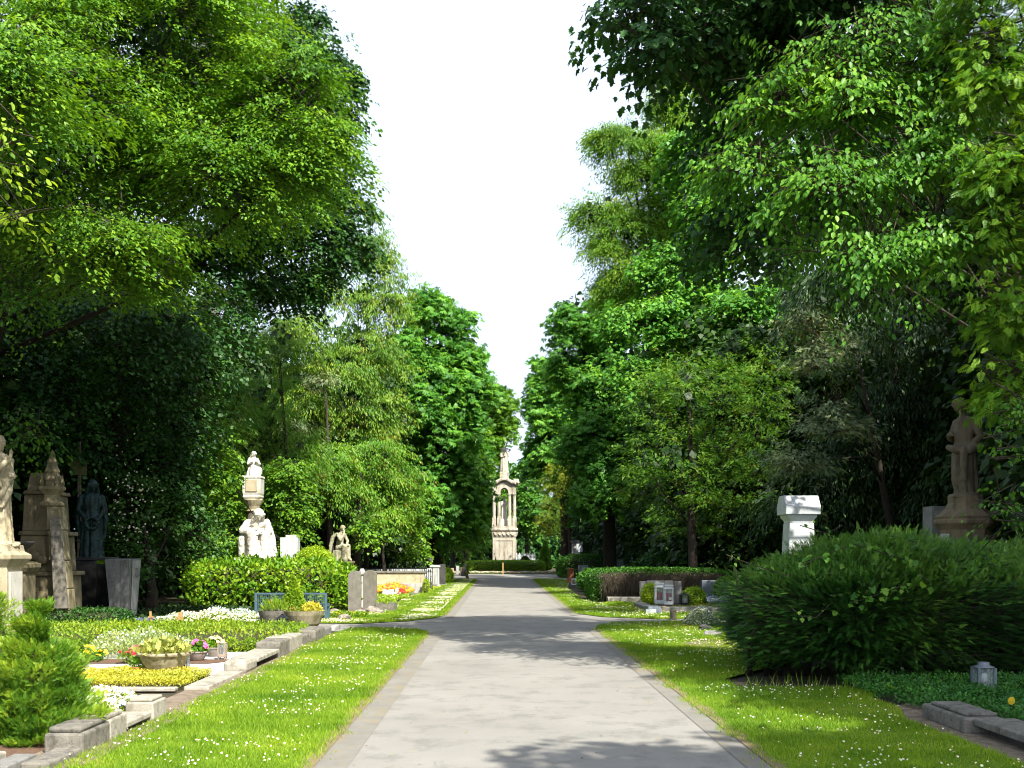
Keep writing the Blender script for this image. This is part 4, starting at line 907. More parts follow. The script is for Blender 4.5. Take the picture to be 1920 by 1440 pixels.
# surroundings of the monument
clipped('clipped_hedge', 'long low clipped hedge around the foot of the monument', 'hedge', (P(947,0,95)[0],95.5,.52), (3.55,1.3,.52), 7, .075, BROAD, L_ELM, 620, .03, cv=.75)
poly = [(-4.6,88),(6.8,88),(6.8,90.6),(-4.6,90.6)]
def flower_bed(name, label, poly, h, n_leaf, n_fl, fl, leafmat_=L_GRAVE, leaf=.05, fsize=.05, tpl=PUFF, ltpl=RHOMB, z=0., edge=True, up=.7, cat='flower bed', group=None, mound=.5, fthr=None):
    cx = sum(p[0] for p in poly)/len(poly); cy = sum(p[1] for p in poly)/len(poly)
    t = thing(name, label, cat, cx, cy, z, group); LV = Leaves()
    x, y = scatter(poly, n_leaf); nn = len(x); d2 = np.ones(nn)
    if mound:
        rx = max(abs(p[0]-cx) for p in poly); ry = max(abs(p[1]-cy) for p in poly); d2 = 1-mound*np.clip(((x-cx)/rx)**2+((y-cy)/ry)**2, 0, 1)
    hz = h*d2*(1+.25*snoise(np.stack([x,y,x*0],1), 5, 2)); p = np.stack([x, y, z+hz*rng.random(nn)**.45], 1)
    d = np.stack([rng.normal(0,.6,nn), rng.normal(0,.6,nn), np.full(nn, up)], 1); nr = rng.normal(0,.5,(nn,3))+[0,-.2,1]
    LV.add(p, frames(d, nr), leaf*rng.uniform(.6,1.3,nn), ltpl, np.clip(.5+.2*snoise(p,6,1)+rng.normal(0,.2,nn),0,1), leafmat_); LV.build('foliage', t)
    if n_fl:
        LV = Leaves(); x, y = scatter(poly, n_fl); nn = len(x); d2 = np.ones(nn)
        if mound: d2 = 1-mound*np.clip(((x-cx)/rx)**2+((y-cy)/ry)**2, 0, 1)
        q = np.stack([x,y,x*0],1); hz = h*d2*(1+.25*snoise(q, 5, 2)); p = np.stack([x, y, z+hz*rng.uniform(.85,1.15,nn)], 1)
        which = rng.integers(0, len(fl), nn) if fthr is None else (snoise(q, fthr, 4) > 0).astype(int)*(len(fl)-1)
        for i, m in enumerate(fl):
            k = which == i; kk = k.sum(); nr = rng.normal(0,.4,(kk,3))+[0,-.6,1]
            LV.add(p[k], frames(np.cross(nr, rdir(kk)), nr), fsize*rng.uniform(.7,1.2,kk), tpl, rng.uniform(.3,.9,kk), FL[m])
        LV.build('blossoms', t)
    return t
flower_bed('flower_border', 'long narrow bed of pale and pink bedding flowers before the monument hedge', poly, .16, 9000, 2600, ['white','pale_blue','pink'], fsize=.09, leaf=.09, mound=0)
X = P(943,0,88)[0]; t = thing('wooden_post', 'slim wooden post standing in front of the monument hedge', 'post', X, 87.6); MB().box((X,87.6,0),(.11,.11,Zp(1055,87.6)),.1,.9).build('post', WOOD, t)
t = thing('white_picket_fence', 'white slatted fence glimpsed behind the monument on the right', 'fence', 2.6, 116.)
for i in range(16): x = P(966,0,116)[0]+i*.14; MB().b2((x,115.97,.2),(x+.07,116.03,1.7+.1*(i%2))).build('picket', WPAINT, t)
for z in (.6,1.45): MB().b2((P(964,0,116)[0],116.031,z),(P(1004,0,116)[0],116.09,z+.12)).build('rail', WPAINT, t)

# ---------------------------------------------------------------- right-hand graves
Y = 37.; xa, xb = P(1112,0,Y)[0], P(1375,0,Y)[0]
t = thing('flat_topped_hedge', 'long clipped hedge with green top and bare brown side behind the low grey gravestones', 'hedge', (xa+xb)/2, 38.8)
mb = MB(); supercore(mb, ((xa+xb)/2, 38.8, .52), ((xb-xa)/2, 1.75, .52), 9, .93, 40, 14); mb.build('stems', TWIG, t, smooth=True)
LV = Leaves(); p, o = superpts(((xa+xb)/2, 38.8, .53), ((xb-xa)/2, 1.8, .55), 30000, 9); k = (p[:,2] > .93) | (p[:,0] < xa+.35); k &= rng.random(len(p)) < np.where(p[:,2] > .9, 1, .8); p, o = p[k], o[k]
LV.add(p+rng.normal(0,.025,p.shape), frames(rng.normal(0,.6,p.shape)+o+[0,0,.4], o+rng.normal(0,.5,p.shape)), .07*rng.uniform(.6,1.2,len(p)), BROAD, rng.random(len(p))*.8, L_MAPLE); LV.build('foliage', t)
mb = MB()
for i in range(150):
    x = random.uniform(xa+.3, xb-.1); mb.tube([(x,36.99+random.uniform(-.05,.08),0),(x+random.uniform(-.12,.12),36.95,.45),(x+random.uniform(-.3,.3),36.93,.98)], [.016,.013,.006], 4)
mb.build('bare_twigs', TWIG, t)
def block(name, label, cat, a, b, z0, z1, mat, bevel=.012, base=None, tilt=0, group=None, part='slab'):
    t = thing(name, label, cat, (a[0]+b[0])/2, (a[1]+b[1])/2, 0, group); MB().b2((a[0],a[1],z0),(b[0],b[1],z1)).build(part, mat, t, bevel=bevel)
    if base: MB().b2((a[0]-base,a[1]-base,0),(b[0]+base,b[1]+base,.06)).build('base', CONCD, t, bevel=.01)
    return t
Y = 36.; t = thing('wide_grey_gravestone', 'wide low grey gravestone with raised pale centre, in front of the flat hedge', 'gravestone', P(1240,0,Y)[0], Y)
MB().b2((P(1200,0,Y)[0],Y,0),(P(1278,0,Y)[0],Y+.22,Zp(1090,Y))).build('slab', GREYST, t, bevel=.01)
MB().b2((P(1213,0,Y)[0],Y-.03,.05),(P(1262,0,Y)[0],Y-.003,Zp(1088.5,Y))).build('centre_panel', GREYL, t, bevel=.006)
Y = 35.6; block('low_grave_border', 'low pale stone grave border left of the wide grey gravestone', 'grave kerb', (P(1140,0,Y)[0],Y),(P(1214,0,Y)[0],Y+.5),0,.21,CONC)
Y = 36.2; t = block('dark_blue_gravestone', 'blue-grey low gravestone in deep shade right of the wide grey one', 'gravestone', (P(1316,0,Y)[0],Y),(P(1352,0,Y)[0]+.5,Y+.25),0,Zp(1088,Y),BLUEST)
MB().b2((P(1335,0,Y)[0],Y-.06,0),(P(1337,0,Y)[0]+.5,Y-.003,Zp(1090,Y))).build('side_panel', BLUEST, t, bevel=.005)
Y = 35.9; t = thing('low_blue_slab', 'low polished dark blue slab between the two grey gravestones', 'gravestone', P(1297,0,Y)[0], Y)
MB().box((P(1297,0,Y)[0],Y,0),(.62,.3,.42)).build('slab', BLUEST, t, bevel=.02)
x0, y0 = G(1222,1152); t = thing('grave_kerb', 'long grey granite grave kerb under the two white lanterns', 'grave kerb', 5.8, 30.)
MB().b2((P(1222,0,30)[0],29.9,0),(7.6,30.15,.17)).build('front_kerb', GREYST, t, bevel=.02)
MB().b2((P(1210,0,30.6)[0]-.02,30.151,0),(P(1232,0,30.6)[0],33.4,.15)).build('side_kerb', GREYST, t, bevel=.02)
t = thing('corner_kerb_stone', 'chamfered corner stone with pale blue face at the end of the granite kerb', 'kerb stone', P(1222,0,29.5)[0], 29.5)
MB().box((P(1224,0,29.5)[0],29.45,0),(.42,.7,.22),0,.85).build('block', BLUEST, t, bevel=.02); MB().box((P(1221,0,29)[0],29.06,.02),(.28,.05,.13)).build('face_plate', GRANW, t)
def lantern(name, label, X, Y, z, w, h, frame, glassm=GLASS, candle=REDGL, roof='flat', group=None, cand=2, taper=1.0, legs=0):
    t = thing(name, label, 'lantern', X, Y, z, group); b = z+legs
    if legs:
        for sx in (-1,1):
            for sy in (-1,1): MB().box((X+sx*w*.38,Y+sy*w*.38,z),(w*.12,w*.12,legs+.002)).build('foot', frame, t)
    MB().box((X,Y,b),(w,w,h*.16)).build('base', frame, t, bevel=w*.03)
    for sx in (-1,1):
        for sy in (-1,1): MB().box((X+sx*w*.42,Y+sy*w*.42,b+h*.16),(w*.14,w*.14,h*.62)).build('corner_post', frame, t)
    if glassm:
        for sx, sy in ((-1,0),(1,0),(0,-1),(0,1)): MB().box((X+sx*w*.42,Y+sy*w*.42,b+h*.165),(w*.66 if sy else .004,w*.66 if sx else .004,h*.61)).build('glass_pane', glassm, t)
    if roof == 'flat':
        MB().sq((X,Y,b+h*.78),[(w*.55,0),(w*.55,h*.05),(w*.44,h*.07),(w*.44,h*.14),(w*.5,h*.16),(w*.5,h*.22)]).build('roof', frame, t, bevel=w*.02)
    elif roof == 'pyramid':
        MB().sq((X,Y,b+h*.78),[(w*.62,0),(w*.6,h*.03),(w*.2,h*.17),(w*.14,h*.18),(w*.14,h*.22),(w*.02,h*.25)]).build('roof', frame, t)
    else:
        MB().lathe((X,Y,b+h*.78),[(w*.55,0),(w*.52,h*.04),(w*.3,h*.10),(w*.3,h*.2),(w*.2,h*.22)],16).build('roof', frame, t, smooth=True)
    for i in range(cand):
        cx = X+(i-(cand-1)/2)*w*.34; MB().lathe((cx,Y-w*.1+i*.02,b+h*.161),[(w*.14,0),(w*.15,h*.36),(w*.11,h*.4),(w*.11,h*.42)],12).build('candle', candle, t, smooth=True)
    return t
XA = P(1249,0,32)[0]; lantern('white_grave_lantern', 'front white lantern with two red candles and a small label, on the right grave', XA, 31.6, .16, .27, .58, WPAINT)
MB().box((XA+.04,31.46,.30),(.07,.012,.08)).build('label', WAX, bpy.data.objects['white_grave_lantern'])
XA = P(1234,0,32.4)[0]; lantern('white_grave_lantern', 'rear white lantern with red candles, left of and behind its twin', XA, 32.2, .16, .27, .62, WPAINT)
lantern('black_iron_lantern', 'small black lantern with dark roof right of the two white lanterns', P(1283,0,32.4)[0], 32.4, .12, .26, .36, IRON, roof='pyramid', candle=WAX, cand=1)
def stump(px, py, r, h, label):
    x, y = G(px, py); t = thing('wooden_stump', label, 'stump', x, y)
    MB().lathe((x,y,0),[(r*1.15,0),(r,.06),(r*.95,h*.5),(r*1.02,h-.01),(r*.9,h)],12).build('stump', WOODG, t)
stump(1243, 1150, .085, .20, 'lighter short wooden stump beside the granite kerb'); stump(1262, 1163, .085, .25, 'darker wooden stump with ragged top nearest the side path, right')
t = clipped('box_ball', 'bright round box shrub left of the white lanterns', 'shrub', (P(1225,0,33.2)[0],33.6,.35), (.32,.32,.36), 2, .04, BROAD, L_BALL, 2200, .02, cv=.6)
clipped('box_ball', 'bright mounded shrub right of the black iron lantern', 'shrub', (P(1303,0,33)[0],33.2,.30), (.36,.36,.30), 2, .045, BROAD, L_BALL, 1900, .03, cv=.5)
clipped('box_ball', 'round green box shrub beside the big dark bush, behind the blue flowers', 'shrub', (P(1362,0,35)[0],35,.52), (.40,.36,.36), 2, .045, BROAD, L_MAPLE, 1900, .03, cv=1.0)
flower_bed('grave_planting', 'reddish green ground cover on the grave behind the granite kerb', [(4.7,30.3),(7.6,30.3),(7.8,32.3),(4.9,31.3)], .16, 7000, 260, ['coral','cream'], L_ORYEW, .05, .04)
flower_bed('grave_grass', 'light green ground cover left of the white lanterns', [(3.3,33.6),(4.6,32.2),(4.6,34.9),(3.4,35.2)], .10, 5000, 0, [], L_BALL, .05)
flower_bed('blue_flower_bed', 'bed of pale blue and lilac flowers beside the big dark bush', [(P(1324,0,33)[0],32.6),(7.5,32.6),(7.6,33.8),(P(1324,0,33)[0],33.6)], .30, 2500, 1300, ['blue','blue','white'], fsize=.06, mound=.25)
flower_bed('cream_flowers', 'small cluster of pale pink flowers above the black iron lantern', [(5.75,33.3),(6.2,33.3),(6.2,33.9),(5.75,33.9)], .40, 500, 110, ['cream','white'], fsize=.06)
x, y = G(1340,1176); flower_bed('silver_flower_mound', 'mound of tiny pale blue-white flowers at the edge of the big dark bush', [(x-.42+.45*0+.42*math.cos(a*.524)+.2,y+.5+.75*math.sin(a*.524)) for a in range(12)], .40, 2600, 1100, ['pale_blue','white'], L_BLUE, .05, .028, FLOWER, mound=.8)
rock(1322,1182,.16,'dark flat rock in the dirt between lawn and big bush', DARKST, .5); rock(1335,1192,.2,'grey flat rock sunk in the dirt by the big bush', GREYST, .35)
# farther right graves
Y = 58.5; t = thing('blue_grey_stele', 'blue-grey upright gravestone at the far edge of the right lawn', 'gravestone', P(1093,0,Y)[0], Y)
MB().box((P(1093,0,Y)[0],Y,.1),(.52,.3,Zp(1060,Y)-.1)).build('slab', BLUEST, t, bevel=.02); MB().box((P(1094,0,Y)[0],Y,0),(.75,.5,.3)).build('base', GREYL, t, bevel=.02)
Y = 62.; t = thing('blue_grey_stele', 'blue-grey upright gravestone rising behind the flat-topped hedge', 'gravestone', P(1167,0,Y)[0], Y)
MB().box((P(1167,0,Y)[0],Y,0),(.62,.3,Zp(1049,Y))).build('slab', BLUEST, t, bevel=.02)
lantern('white_box_lantern', 'small white lantern at the foot of the far blue-grey gravestone', P(1076,0,57)[0], 57, 0, .26, .36, WPAINT, cand=1)
for px, lb in ((1067,'left reddish brick post at the far end of the right lawn'),(1073,'right reddish brick post at the far end of the right lawn')):
    X = P(px,0,62)[0]; t = thing('brick_post', lb, 'post', X, 62.); MB().sq((X,62,0),[(.09,0),(.09,.72),(.11,.74),(.11,.8),(.02,.84)]).build('post', TERRA, t, bevel=.008)
railing('iron_fence', P(1068,0,66)[0], P(1120,0,66)[0], 66., .2, 1.15, 14, 'dark iron fence at the far right, left of the blue-grey stones', scroll=False)
railing('iron_fence', P(1176,0,64)[0], P(1215,0,64)[0], 64., .2, 1.25, 11, 'dark iron fence behind the flat-topped hedge, right of the blue-grey stone', scroll=False)
Y = 80.; t = thing('white_wayside_pillar', 'whitish square pillar with inset panel in the shade of the far right trees', 'pillar', P(1083,0,Y)[0], Y)
MB().box((P(1080,0,Y)[0],Y,0),(.62,.5,Zp(1016,Y))).build('pillar', GREYL, t, bevel=.02); MB().box((P(1086,0,Y)[0],Y-.27,Zp(1035,Y)),(.45,.03,.75)).build('panel', GRANW, t); MB().box((P(1080,0,Y)[0],Y,Zp(1016,Y)),(.9,.8,.15),0,.6).build('roof', DARKST, t)
Y = 50.; t = thing('dark_blue_pillar', 'dark bluish grave pillar in deep shade behind the shrubs', 'gravestone', P(1233,0,Y)[0], Y)
MB().box((P(1233,0,Y)[0],Y,0),(.8,.6,Zp(1030,Y))).build('base', BLUEST, t, bevel=.03); MB().box((P(1233,0,Y)[0],Y,Zp(1030,Y)),(.55,.45,.85)).build('shaft', BLUEST, t, bevel=.02)
# white pillar behind the big bush
Y = 22.; X = P(1497,0,Y)[0]; zt = Zp(930,Y)
t = thing('white_tapered_pillar', 'white granite pillar with heavy roofed cap rising behind the big dark bush', 'grave pillar', X, Y)
MB().sq((X,Y,0),[(.36,0),(.295,1.38)]).build('lower_block', GRANW, t, bevel=.02); MB().sq((X,Y,1.395),[(.285,0),(.25,zt-1.395-.56)]).build('upper_block', GRANW, t, bevel=.02)
MB().sq((X,Y,zt-.56),[(.24,0),(.24,.04),(.30,.12),(.30,.17)]).build('neck', GRANW, t, bevel=.01)
zc = zt-.39; MB().prism([(X-.355,Y-.36,zc),(X-.355,Y+.36,zc),(X-.355,Y+.37,zc+.16),(X-.355,Y+.19,zc+.39),(X-.355,Y-.19,zc+.39),(X-.355,Y-.37,zc+.16)],(.71,0,0)).build('cap', GRANW, t, bevel=.012)
# statue on the right
Y = 22.; X = P(1810,0,Y)[0]; z0 = Zp(930,Y)
t = thing('round_stone_pedestal', 'brown sandstone octagonal pedestal under the shaded statue on the right', 'pedestal', X, Y)
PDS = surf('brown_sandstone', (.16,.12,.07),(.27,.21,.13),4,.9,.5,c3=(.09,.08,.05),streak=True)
MB().lathe((X,Y,0),[(.60,0),(.60,.4),(.5,.5),(.48,1.6),(.52,1.64),(.50,1.70),(.48,1.75),(.50,2.15),(.56,2.22),(.62,2.28),(.62,2.34),(.58,2.37),(.60,2.42),(.40,2.58),(.34,2.70),(.34,z0)],8,math.pi/8).build('die', PDS, t, bevel=.01)
mb = MB(); [mb.ell((X+.5*math.cos(a),Y+.5*math.sin(a),1.95),(.06,.06,.10),8,6) for a in [i*math.pi/6 for i in range(12)]]; mb.build('carved_frieze', PDS, t, smooth=True)
MB().box((P(1777,0,21.4)[0],Y-.47,1.78),(.16,.05,.28)).build('plaque', GRANW, t, bevel=.004)
s = thing('downcast_statue', 'shaded stone statue of a draped woman looking down to the left, among the dark trees', 'statue', X, Y, z0)
f = Fig((X-.02,Y,z0), 2.02, math.radians(200))
f.robe([(0,.12,.12,-.03,0),(.06,.11,.11,-.02,0),(.16,.13,.12,-.01,0),(.3,.12,.12,0,0),(.42,.115,.12,0,0),(.5,.10,.115,0,0)],10,.09,.2,.25)
f.robe([(.48,.105,.12,0,0),(.56,.085,.10,0,0),(.66,.085,.115,.0,0),(.76,.085,.125,-.01,0),(.81,.05,.07,0,0)],6,.03)
f.chain([(-.01,.12,.76),(-.06,.15,.60),(.02,.10,.48)],[.04,.036,.026]); f.hand((.03,.09,.475),(.7,-.4,-.3),(0,1,0),curl=.5)
f.chain([(-.01,-.12,.76),(.03,-.15,.60),(.14,-.06,.62)],[.04,.036,.026]); f.hand((.15,-.05,.62),(.5,.8,.1),(1,0,0),curl=.5)
f.chain([(-.05,.12,.50),(.05,.12,.46),(.13,.02,.47),(.12,-.09,.5)],[.045,.05,.045,.03]); f.chain([(.10,.10,.46),(.12,.12,.30),(.10,.12,.16)],[.04,.035,.015])
f.cap((0,0,.80),(.045,0,.88),.036,.034); f.head((.075,0,.915),(.75,0,-.6),hair='wavy',r=.064)
f.robe([(-.02,.16,.15,0,0),(.02,.14,.14,0,0)],5,.05)
baked('body', f.mb, surf('shaded_statue_stone', (.13,.10,.065),(.21,.17,.115),4,.9,.4,c3=(.08,.065,.04),streak=True), s, .014, 2, .015, .06)  # stone darkened so the statue's shade is in its colour
Y = 23.; t = thing('grey_slab_gravestone', 'tall plain pale grey slab left of the octagonal pedestal', 'gravestone', P(1754,0,Y)[0], Y)
MB().box((P(1754,0,Y)[0],Y,0),(.36,.5,Zp(950,Y))).build('slab', GREYST, t, bevel=.01); MB().box((P(1754,0,Y)[0],Y,0),(.56,.7,.1)).build('base', CONCD, t, bevel=.01)
# right foreground grave
t = thing('grave_kerb', 'heavy dark stone kerb of the near right grave, block with overhanging slab', 'grave kerb', 4.5, 9.6)
MB().b2((4.25,9.75,0),(4.62,10.75,.15)).build('corner_block', CONCD, t, bevel=.02)
MB().b2((4.30,9.85,.151),(4.60,10.65,.185)).build('block_top', CONCD, t, bevel=.015)
MB().b2((4.33,7.6,.085),(4.72,9.748,.15)).build('slab', CONCD, t, bevel=.012)
MB().b2((4.45,7.6,0),(4.66,9.70,.084)).build('shade_footing', DARKST, t)  # dark stone here paints the shade under the slab's overhang
MB().b2((4.29,7.1,0),(4.75,7.59,.16)).build('end_block', CONCD, t, bevel=.02)
lantern('glass_grave_lantern', 'square glass lantern with metal cap standing in the periwinkle, near right', P(1844,0,12.4)[0], 12.4, .10, .22, .30, plain('dull_steel', (.22,.25,.28), .4, .6), roof='round', candle=WAX, cand=1)
poly = [(4.35,11.2),(4.75,10.8),(4.78,9.0),(7.5,9.0),(7.5,13.6),(4.3,13.6),(4.2,12.3)]
t = flower_bed('periwinkle_bed', 'dense dark green periwinkle covering the near right grave', poly, .15, 26000, 0, [], L_PERI, .04, ltpl=OVAL, up=.5, mound=0)
t['kind'] = 'stuff'
X = P(1893,0,10.4)[0]; t = thing('yellow_flower', 'single round yellow disc-like flower standing in the periwinkle', 'flower', X, 10.4)
MB().tube([(X,10.4,0),(X+.01,10.4,.15),(X,10.38,.22)],.004,5).build('stem', L_PERI, t)
mb = MB(); mb.lathe((0,0,0),[(.012,0),(.034,.004),(.034,.010),(.01,.014)],14); mb.v = [(X+v[0], 10.37-v[2], .225+v[1]*1.15) for v in mb.v]; mb.build('bloom', FL['yellow'], t)
# ---------------------------------------------------------------- left grave row: kerbs
def kerb(name, label, parts, mat=CONC):
    a0, b0 = parts[0][1], parts[0][2]
    t = thing(name, label, 'kerb stone', (a0[0]+b0[0])/2, (a0[1]+b0[1])/2)
    for nm, a, b, m, bv in parts: MB().b2(a, b).build(nm, m or mat, t, bevel=bv)
    return t
kerb('kerb_block', 'pale square concrete kerb block with chamfered top beside the white violas', [('block',(-3.66,10.42,0),(-3.38,10.82,.20),None,.015),('top',(-3.63,10.45,.201),(-3.41,10.79,.235),None,.012)])
kerb('kerb_step', 'thin concrete slab step with dark gap beneath, between the two kerb blocks', [('slab',(-3.85,9.74,.06),(-3.40,10.415,.115),None,.012),('shade_footing',(-3.85,9.78,0),(-3.52,10.38,.059),DARKST,0)])  # blackened support carries the step's overhang shade as colour
t = kerb('kerb_block', 'long kerb block, light at one end and cracked dark at the other, foreground left', [('light_part',(-3.70,9.32,0),(-3.40,9.735,.20),None,.015),('light_top',(-3.67,9.325,.201),(-3.43,9.71,.24),None,.012),
     ('dark_part',(-3.72,8.70,0),(-3.40,9.318,.185),CONCD,.02),('dark_top',(-3.70,8.74,.186),(-3.43,9.315,.235),CONCD,.02)])
kerb('low_kerb', 'low dark kerb strip curving round the mulch at the bottom left', [('strip',(-3.62,8.05,0),(-3.40,8.695,.075),CONCD,.015),('inner_strip',(-3.80,7.85,0),(-3.625,8.35,.09),GREYST,.012)])
kerb('kerb_block', 'grey stepped kerb block at the very bottom left corner', [('block',(-4.35,7.75,0),(-3.81,8.25,.13),None,.015),('top',(-4.3,7.8,.131),(-3.86,8.2,.165),None,.012)])
kerb('cross_kerb', 'thin pale kerb line in front of the yellow ground cover', [('strip',(-5.4,12.80,0),(-3.9,12.93,.045),None,.01)])
kerb('flat_kerb_slab', 'flat pale kerb slab along the yellow ground cover', [('slab',(-3.80,12.82,0),(-3.50,14.55,.06),None,.012)])
kerb('rounded_kerb_block', 'pale kerb block with rounded top at the corner of the gravel grave', [('block',(-3.78,14.57,0),(-3.46,15.25,.20),None,.06)])
kerb('overhanging_kerb_slab', 'kerb slab with dark gap beneath, second beyond the rounded block', [('slab',(-3.86,15.3,.10),(-3.46,16.75,.165),None,.012),('shade_footing',(-3.86,15.3,0),(-3.6,16.7,.099),DARKST,0)])  # support coloured near black for the shade beneath the slab
kerb('kerb_block', 'weathered brown kerb block beside the gravel grave', [('block',(-3.85,16.8,0),(-3.46,17.6,.27),CONCD,.03)])
kerb('kerb_block', 'pair of stepped kerb blocks beside the low green hedge', [('front',(-3.92,17.75,0),(-3.5,18.9,.26),None,.03),('back',(-3.9,18.95,0),(-3.5,19.6,.20),CONCD,.03)])
kerb('kerb_block', 'dark mossy kerb block before the large concrete bowl', [('block',(-4.0,19.8,0),(-3.42,20.9,.24),CONCD,.04)])
kerb('kerb_block', 'grey kerb block beside the large concrete bowl', [('block',(-3.95,21.2,0),(-3.48,22.1,.16),GREYST,.03)])
t = thing('flat_grave_slab', 'flat white-edged grave border with reddish gravel beside the side path', 'grave slab', -3.95, 23.2)
MB().b2((-4.9,22.9,0),(-3.55,23.0,.08)).build('front_edge', GREYL, t, bevel=.01); MB().b2((-4.9,23.001,0),(-3.7,23.75,.05)).build('red_gravel', surf('red_gravel',(.20,.09,.07),(.36,.18,.15),60,.95,1,fine=120), t); MB().b2((-3.695,23.001,0),(-3.55,23.8,.08)).build('side_edge', GREYL, t, bevel=.01)
# ---------------------------------------------------------------- left plants and pots
flower_bed('yellow_ground_cover', 'bright yellow low ground cover around the stone bowl', [(-6.1,12.98),(-3.86,12.98),(-3.84,14.3),(-4.3,14.5),(-6.3,14.4)], .12, 20000, 0, [], L_YELL, .028, mound=0, up=.5)
flower_bed('white_violas', 'mass of white and lilac violas behind the pale kerb block', [(-4.22,10.0),(-3.9,10.0),(-3.72,10.4),(-3.72,11.0),(-4.1,11.7),(-4.45,11.3)], .26, 2200, 620, ['white','white','white','blue'], L_GRAVE, .035, .055, FLOWER, mound=.6)
def bowl(name, label, X, Y, z, r, h, mat, plant, plab, prof=None, cat='planter'):
    t = thing(name, label, cat, X, Y, z)
    pr = prof or [(.52,0),(.62,.15),(.80,.5),(.93,.82),(1.0,.86),(1.02,.93),(1.0,1.0),(.90,1.0),(.86,.9),(.3,.88)]
    MB().lathe((X,Y,z), [(a*r, b*h) for a, b in pr], 32).build('bowl', mat, t, smooth=False)
    return t
def potplant(name, label, X, Y, z, r, h, leafm, n, leaf, tpl, fl=None, nf=0, fs=.05, cv=.5, cat='plant', up=.6, ftpl=PUFF):
    t = thing(name, label, cat, X, Y, z); LV = Leaves(); p, o = superpts((X,Y,z), (r,r,h), n, 2); p = p*1.0; k = p[:,2] >= z-.005; p, o = p[k], o[k]
    p = np.array([X,Y,z])+(p-np.array([X,Y,z]))*rng.uniform(.45,1.05,len(p))[:,None]
    LV.add(p, frames(o+rng.normal(0,.5,p.shape)+[0,0,up], o+[0,0,.6]+rng.normal(0,.4,p.shape)), leaf*rng.uniform(.6,1.25,len(p)), tpl, np.clip(cv+rng.normal(0,.2,len(p)),0,1), leafm); LV.build('foliage', t)
    if fl:
        LV = Leaves()
        for m in fl:
            q, o = superpts((X,Y,z),(r*.95,r*.95,h*1.15), nf, 2); k = q[:,2] > z+h*.35; q, o = q[k], o[k]
            LV.add(q, frames(np.cross(o+[0,-.4,.4], rdir(len(q))), o+[0,-.4,.4]), fs*rng.uniform(.7,1.2,len(q)), ftpl, rng.random(len(q)), FL[m])
        LV.build('blossoms', t)
    return t
x, y = G(292,1273); bowl('stone_bowl', 'round exposed-aggregate stone bowl standing in the yellow ground cover', x, y+.35, .03, .36, .30, BOWLC, None, None)
potplant('rosette_plant', 'pale yellow-green fleshy plant filling the stone bowl', x, y+.35, .32, .34, .15, L_PALE, 900, .085, BROAD, cv=.6, up=.8)
x, y = -4.85, 14.35; bowl('terracotta_pot', 'small brown pot half hidden behind the stone bowl', x, y, .02, .10, .12, TERRA, None, None); potplant('pot_herb', 'small green plant in the brown pot', x, y, .14, .11, .12, L_MAPLE, 260, .05, BROAD, cv=1)
lantern('red_candle_lantern', 'tall grey metal lantern glowing-red candle inside, behind the stone bowl', P(346,0,14.9)[0], 14.9, .03, .115, .36, plain('zinc_metal',(.22,.25,.27),.4,.5), roof='flat', candle=REDGL, cand=1)
lantern('footed_red_lantern', 'rusty squat lantern on small feet with dark red glass, right of the flower pots', P(417,0,16.4)[0], 16.4, .03, .125, .27, surf('rusty_zinc',(.25,.18,.13),(.42,.34,.26),12,.7,.3), roof='round', candle=plain('dark_red_glass',(.22,.03,.02),.2), cand=1, legs=.04)
x, y = P(370,0,16.2)[0], 16.2; bowl('grey_flower_pot', 'grey clay pot holding pink flowers', x, y, .03, .16, .15, POTG, None, None); potplant('pink_potted_flowers', 'dark green potted plant with pink blooms', x, y, .17, .16, .15, L_MAPLE, 420, .06, BROAD, ['pink'], 34, .085, cv=.9)
x, y = P(402,0,16.9)[0], 16.9; bowl('grey_flower_pot', 'grey clay pot holding cream flowers, second of the two pots', x, y, .03, .15, .15, POTG, None, None); potplant('cream_potted_flowers', 'potted plant with cream-white blooms', x, y, .17, .14, .15, L_LAUR, 320, .05, BROAD, ['cream'], 34, .07)
flower_bed('silvery_wildflowers', 'loose silvery herb bush with tiny bluish flowers behind the stone bowl', [(-6.4,16.4),(-4.95,16.4),(-4.9,17.5),(-6.5,17.5)], .44, 5200, 240, ['blue','white','pale_blue'], leafmat('leaf_silver',(.12,.20,.10),(.22,.30,.17),(.36,.42,.28),.3), .06, .035, mound=.55, ltpl=STRIP, up=1.2)
flower_bed('red_flowers', 'loose red and pink flower cluster behind the stone bowl', [(-5.6,15.6),(-4.95,15.6),(-4.95,16.3),(-5.6,16.3)], .30, 900, 150, ['coral','red'], L_GRAVE, .05, .06, mound=.4, up=1.)
flower_bed('yellow_pansies', 'small yellow pansy plant at the left end of the flower strip', [(-6.35,15.9),(-6.0,15.9),(-6.0,16.3),(-6.35,16.3)], .24, 420, 16, ['yellow'], L_MAPLE, .05, .08, cat='flowers')
clipped('low_green_hedge', 'long low yellow-green hedge across the left graves', 'hedge', (-6.5,19.6,.13), (2.75,2.0,.17), 7, .05, RHOMB, L_GRAVE, 900, .04, rough=.02, up=.7)
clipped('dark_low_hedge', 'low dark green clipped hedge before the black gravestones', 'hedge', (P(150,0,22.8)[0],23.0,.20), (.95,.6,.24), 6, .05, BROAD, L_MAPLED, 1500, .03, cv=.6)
flower_bed('purple_flowers', 'patch of violet-blue flowers in front of the grey block stele', [(-9.0,23.4),(-7.85,23.4),(-7.8,24.3),(-9.0,24.3)], .24, 1800, 700, ['purple'], L_MAPLED, .05, .045, mound=.3)
flower_bed('white_blue_flower_strip', 'bank of white and pale blue flowers below the laurel hedge', [(-7.6,23.3),(-5.2,23.3),(-5.1,24.9),(-7.5,24.9)], .36, 6000, 2600, ['white','pale_blue'], L_GRAVE, .05, .04, mound=.35, fthr=1.1)
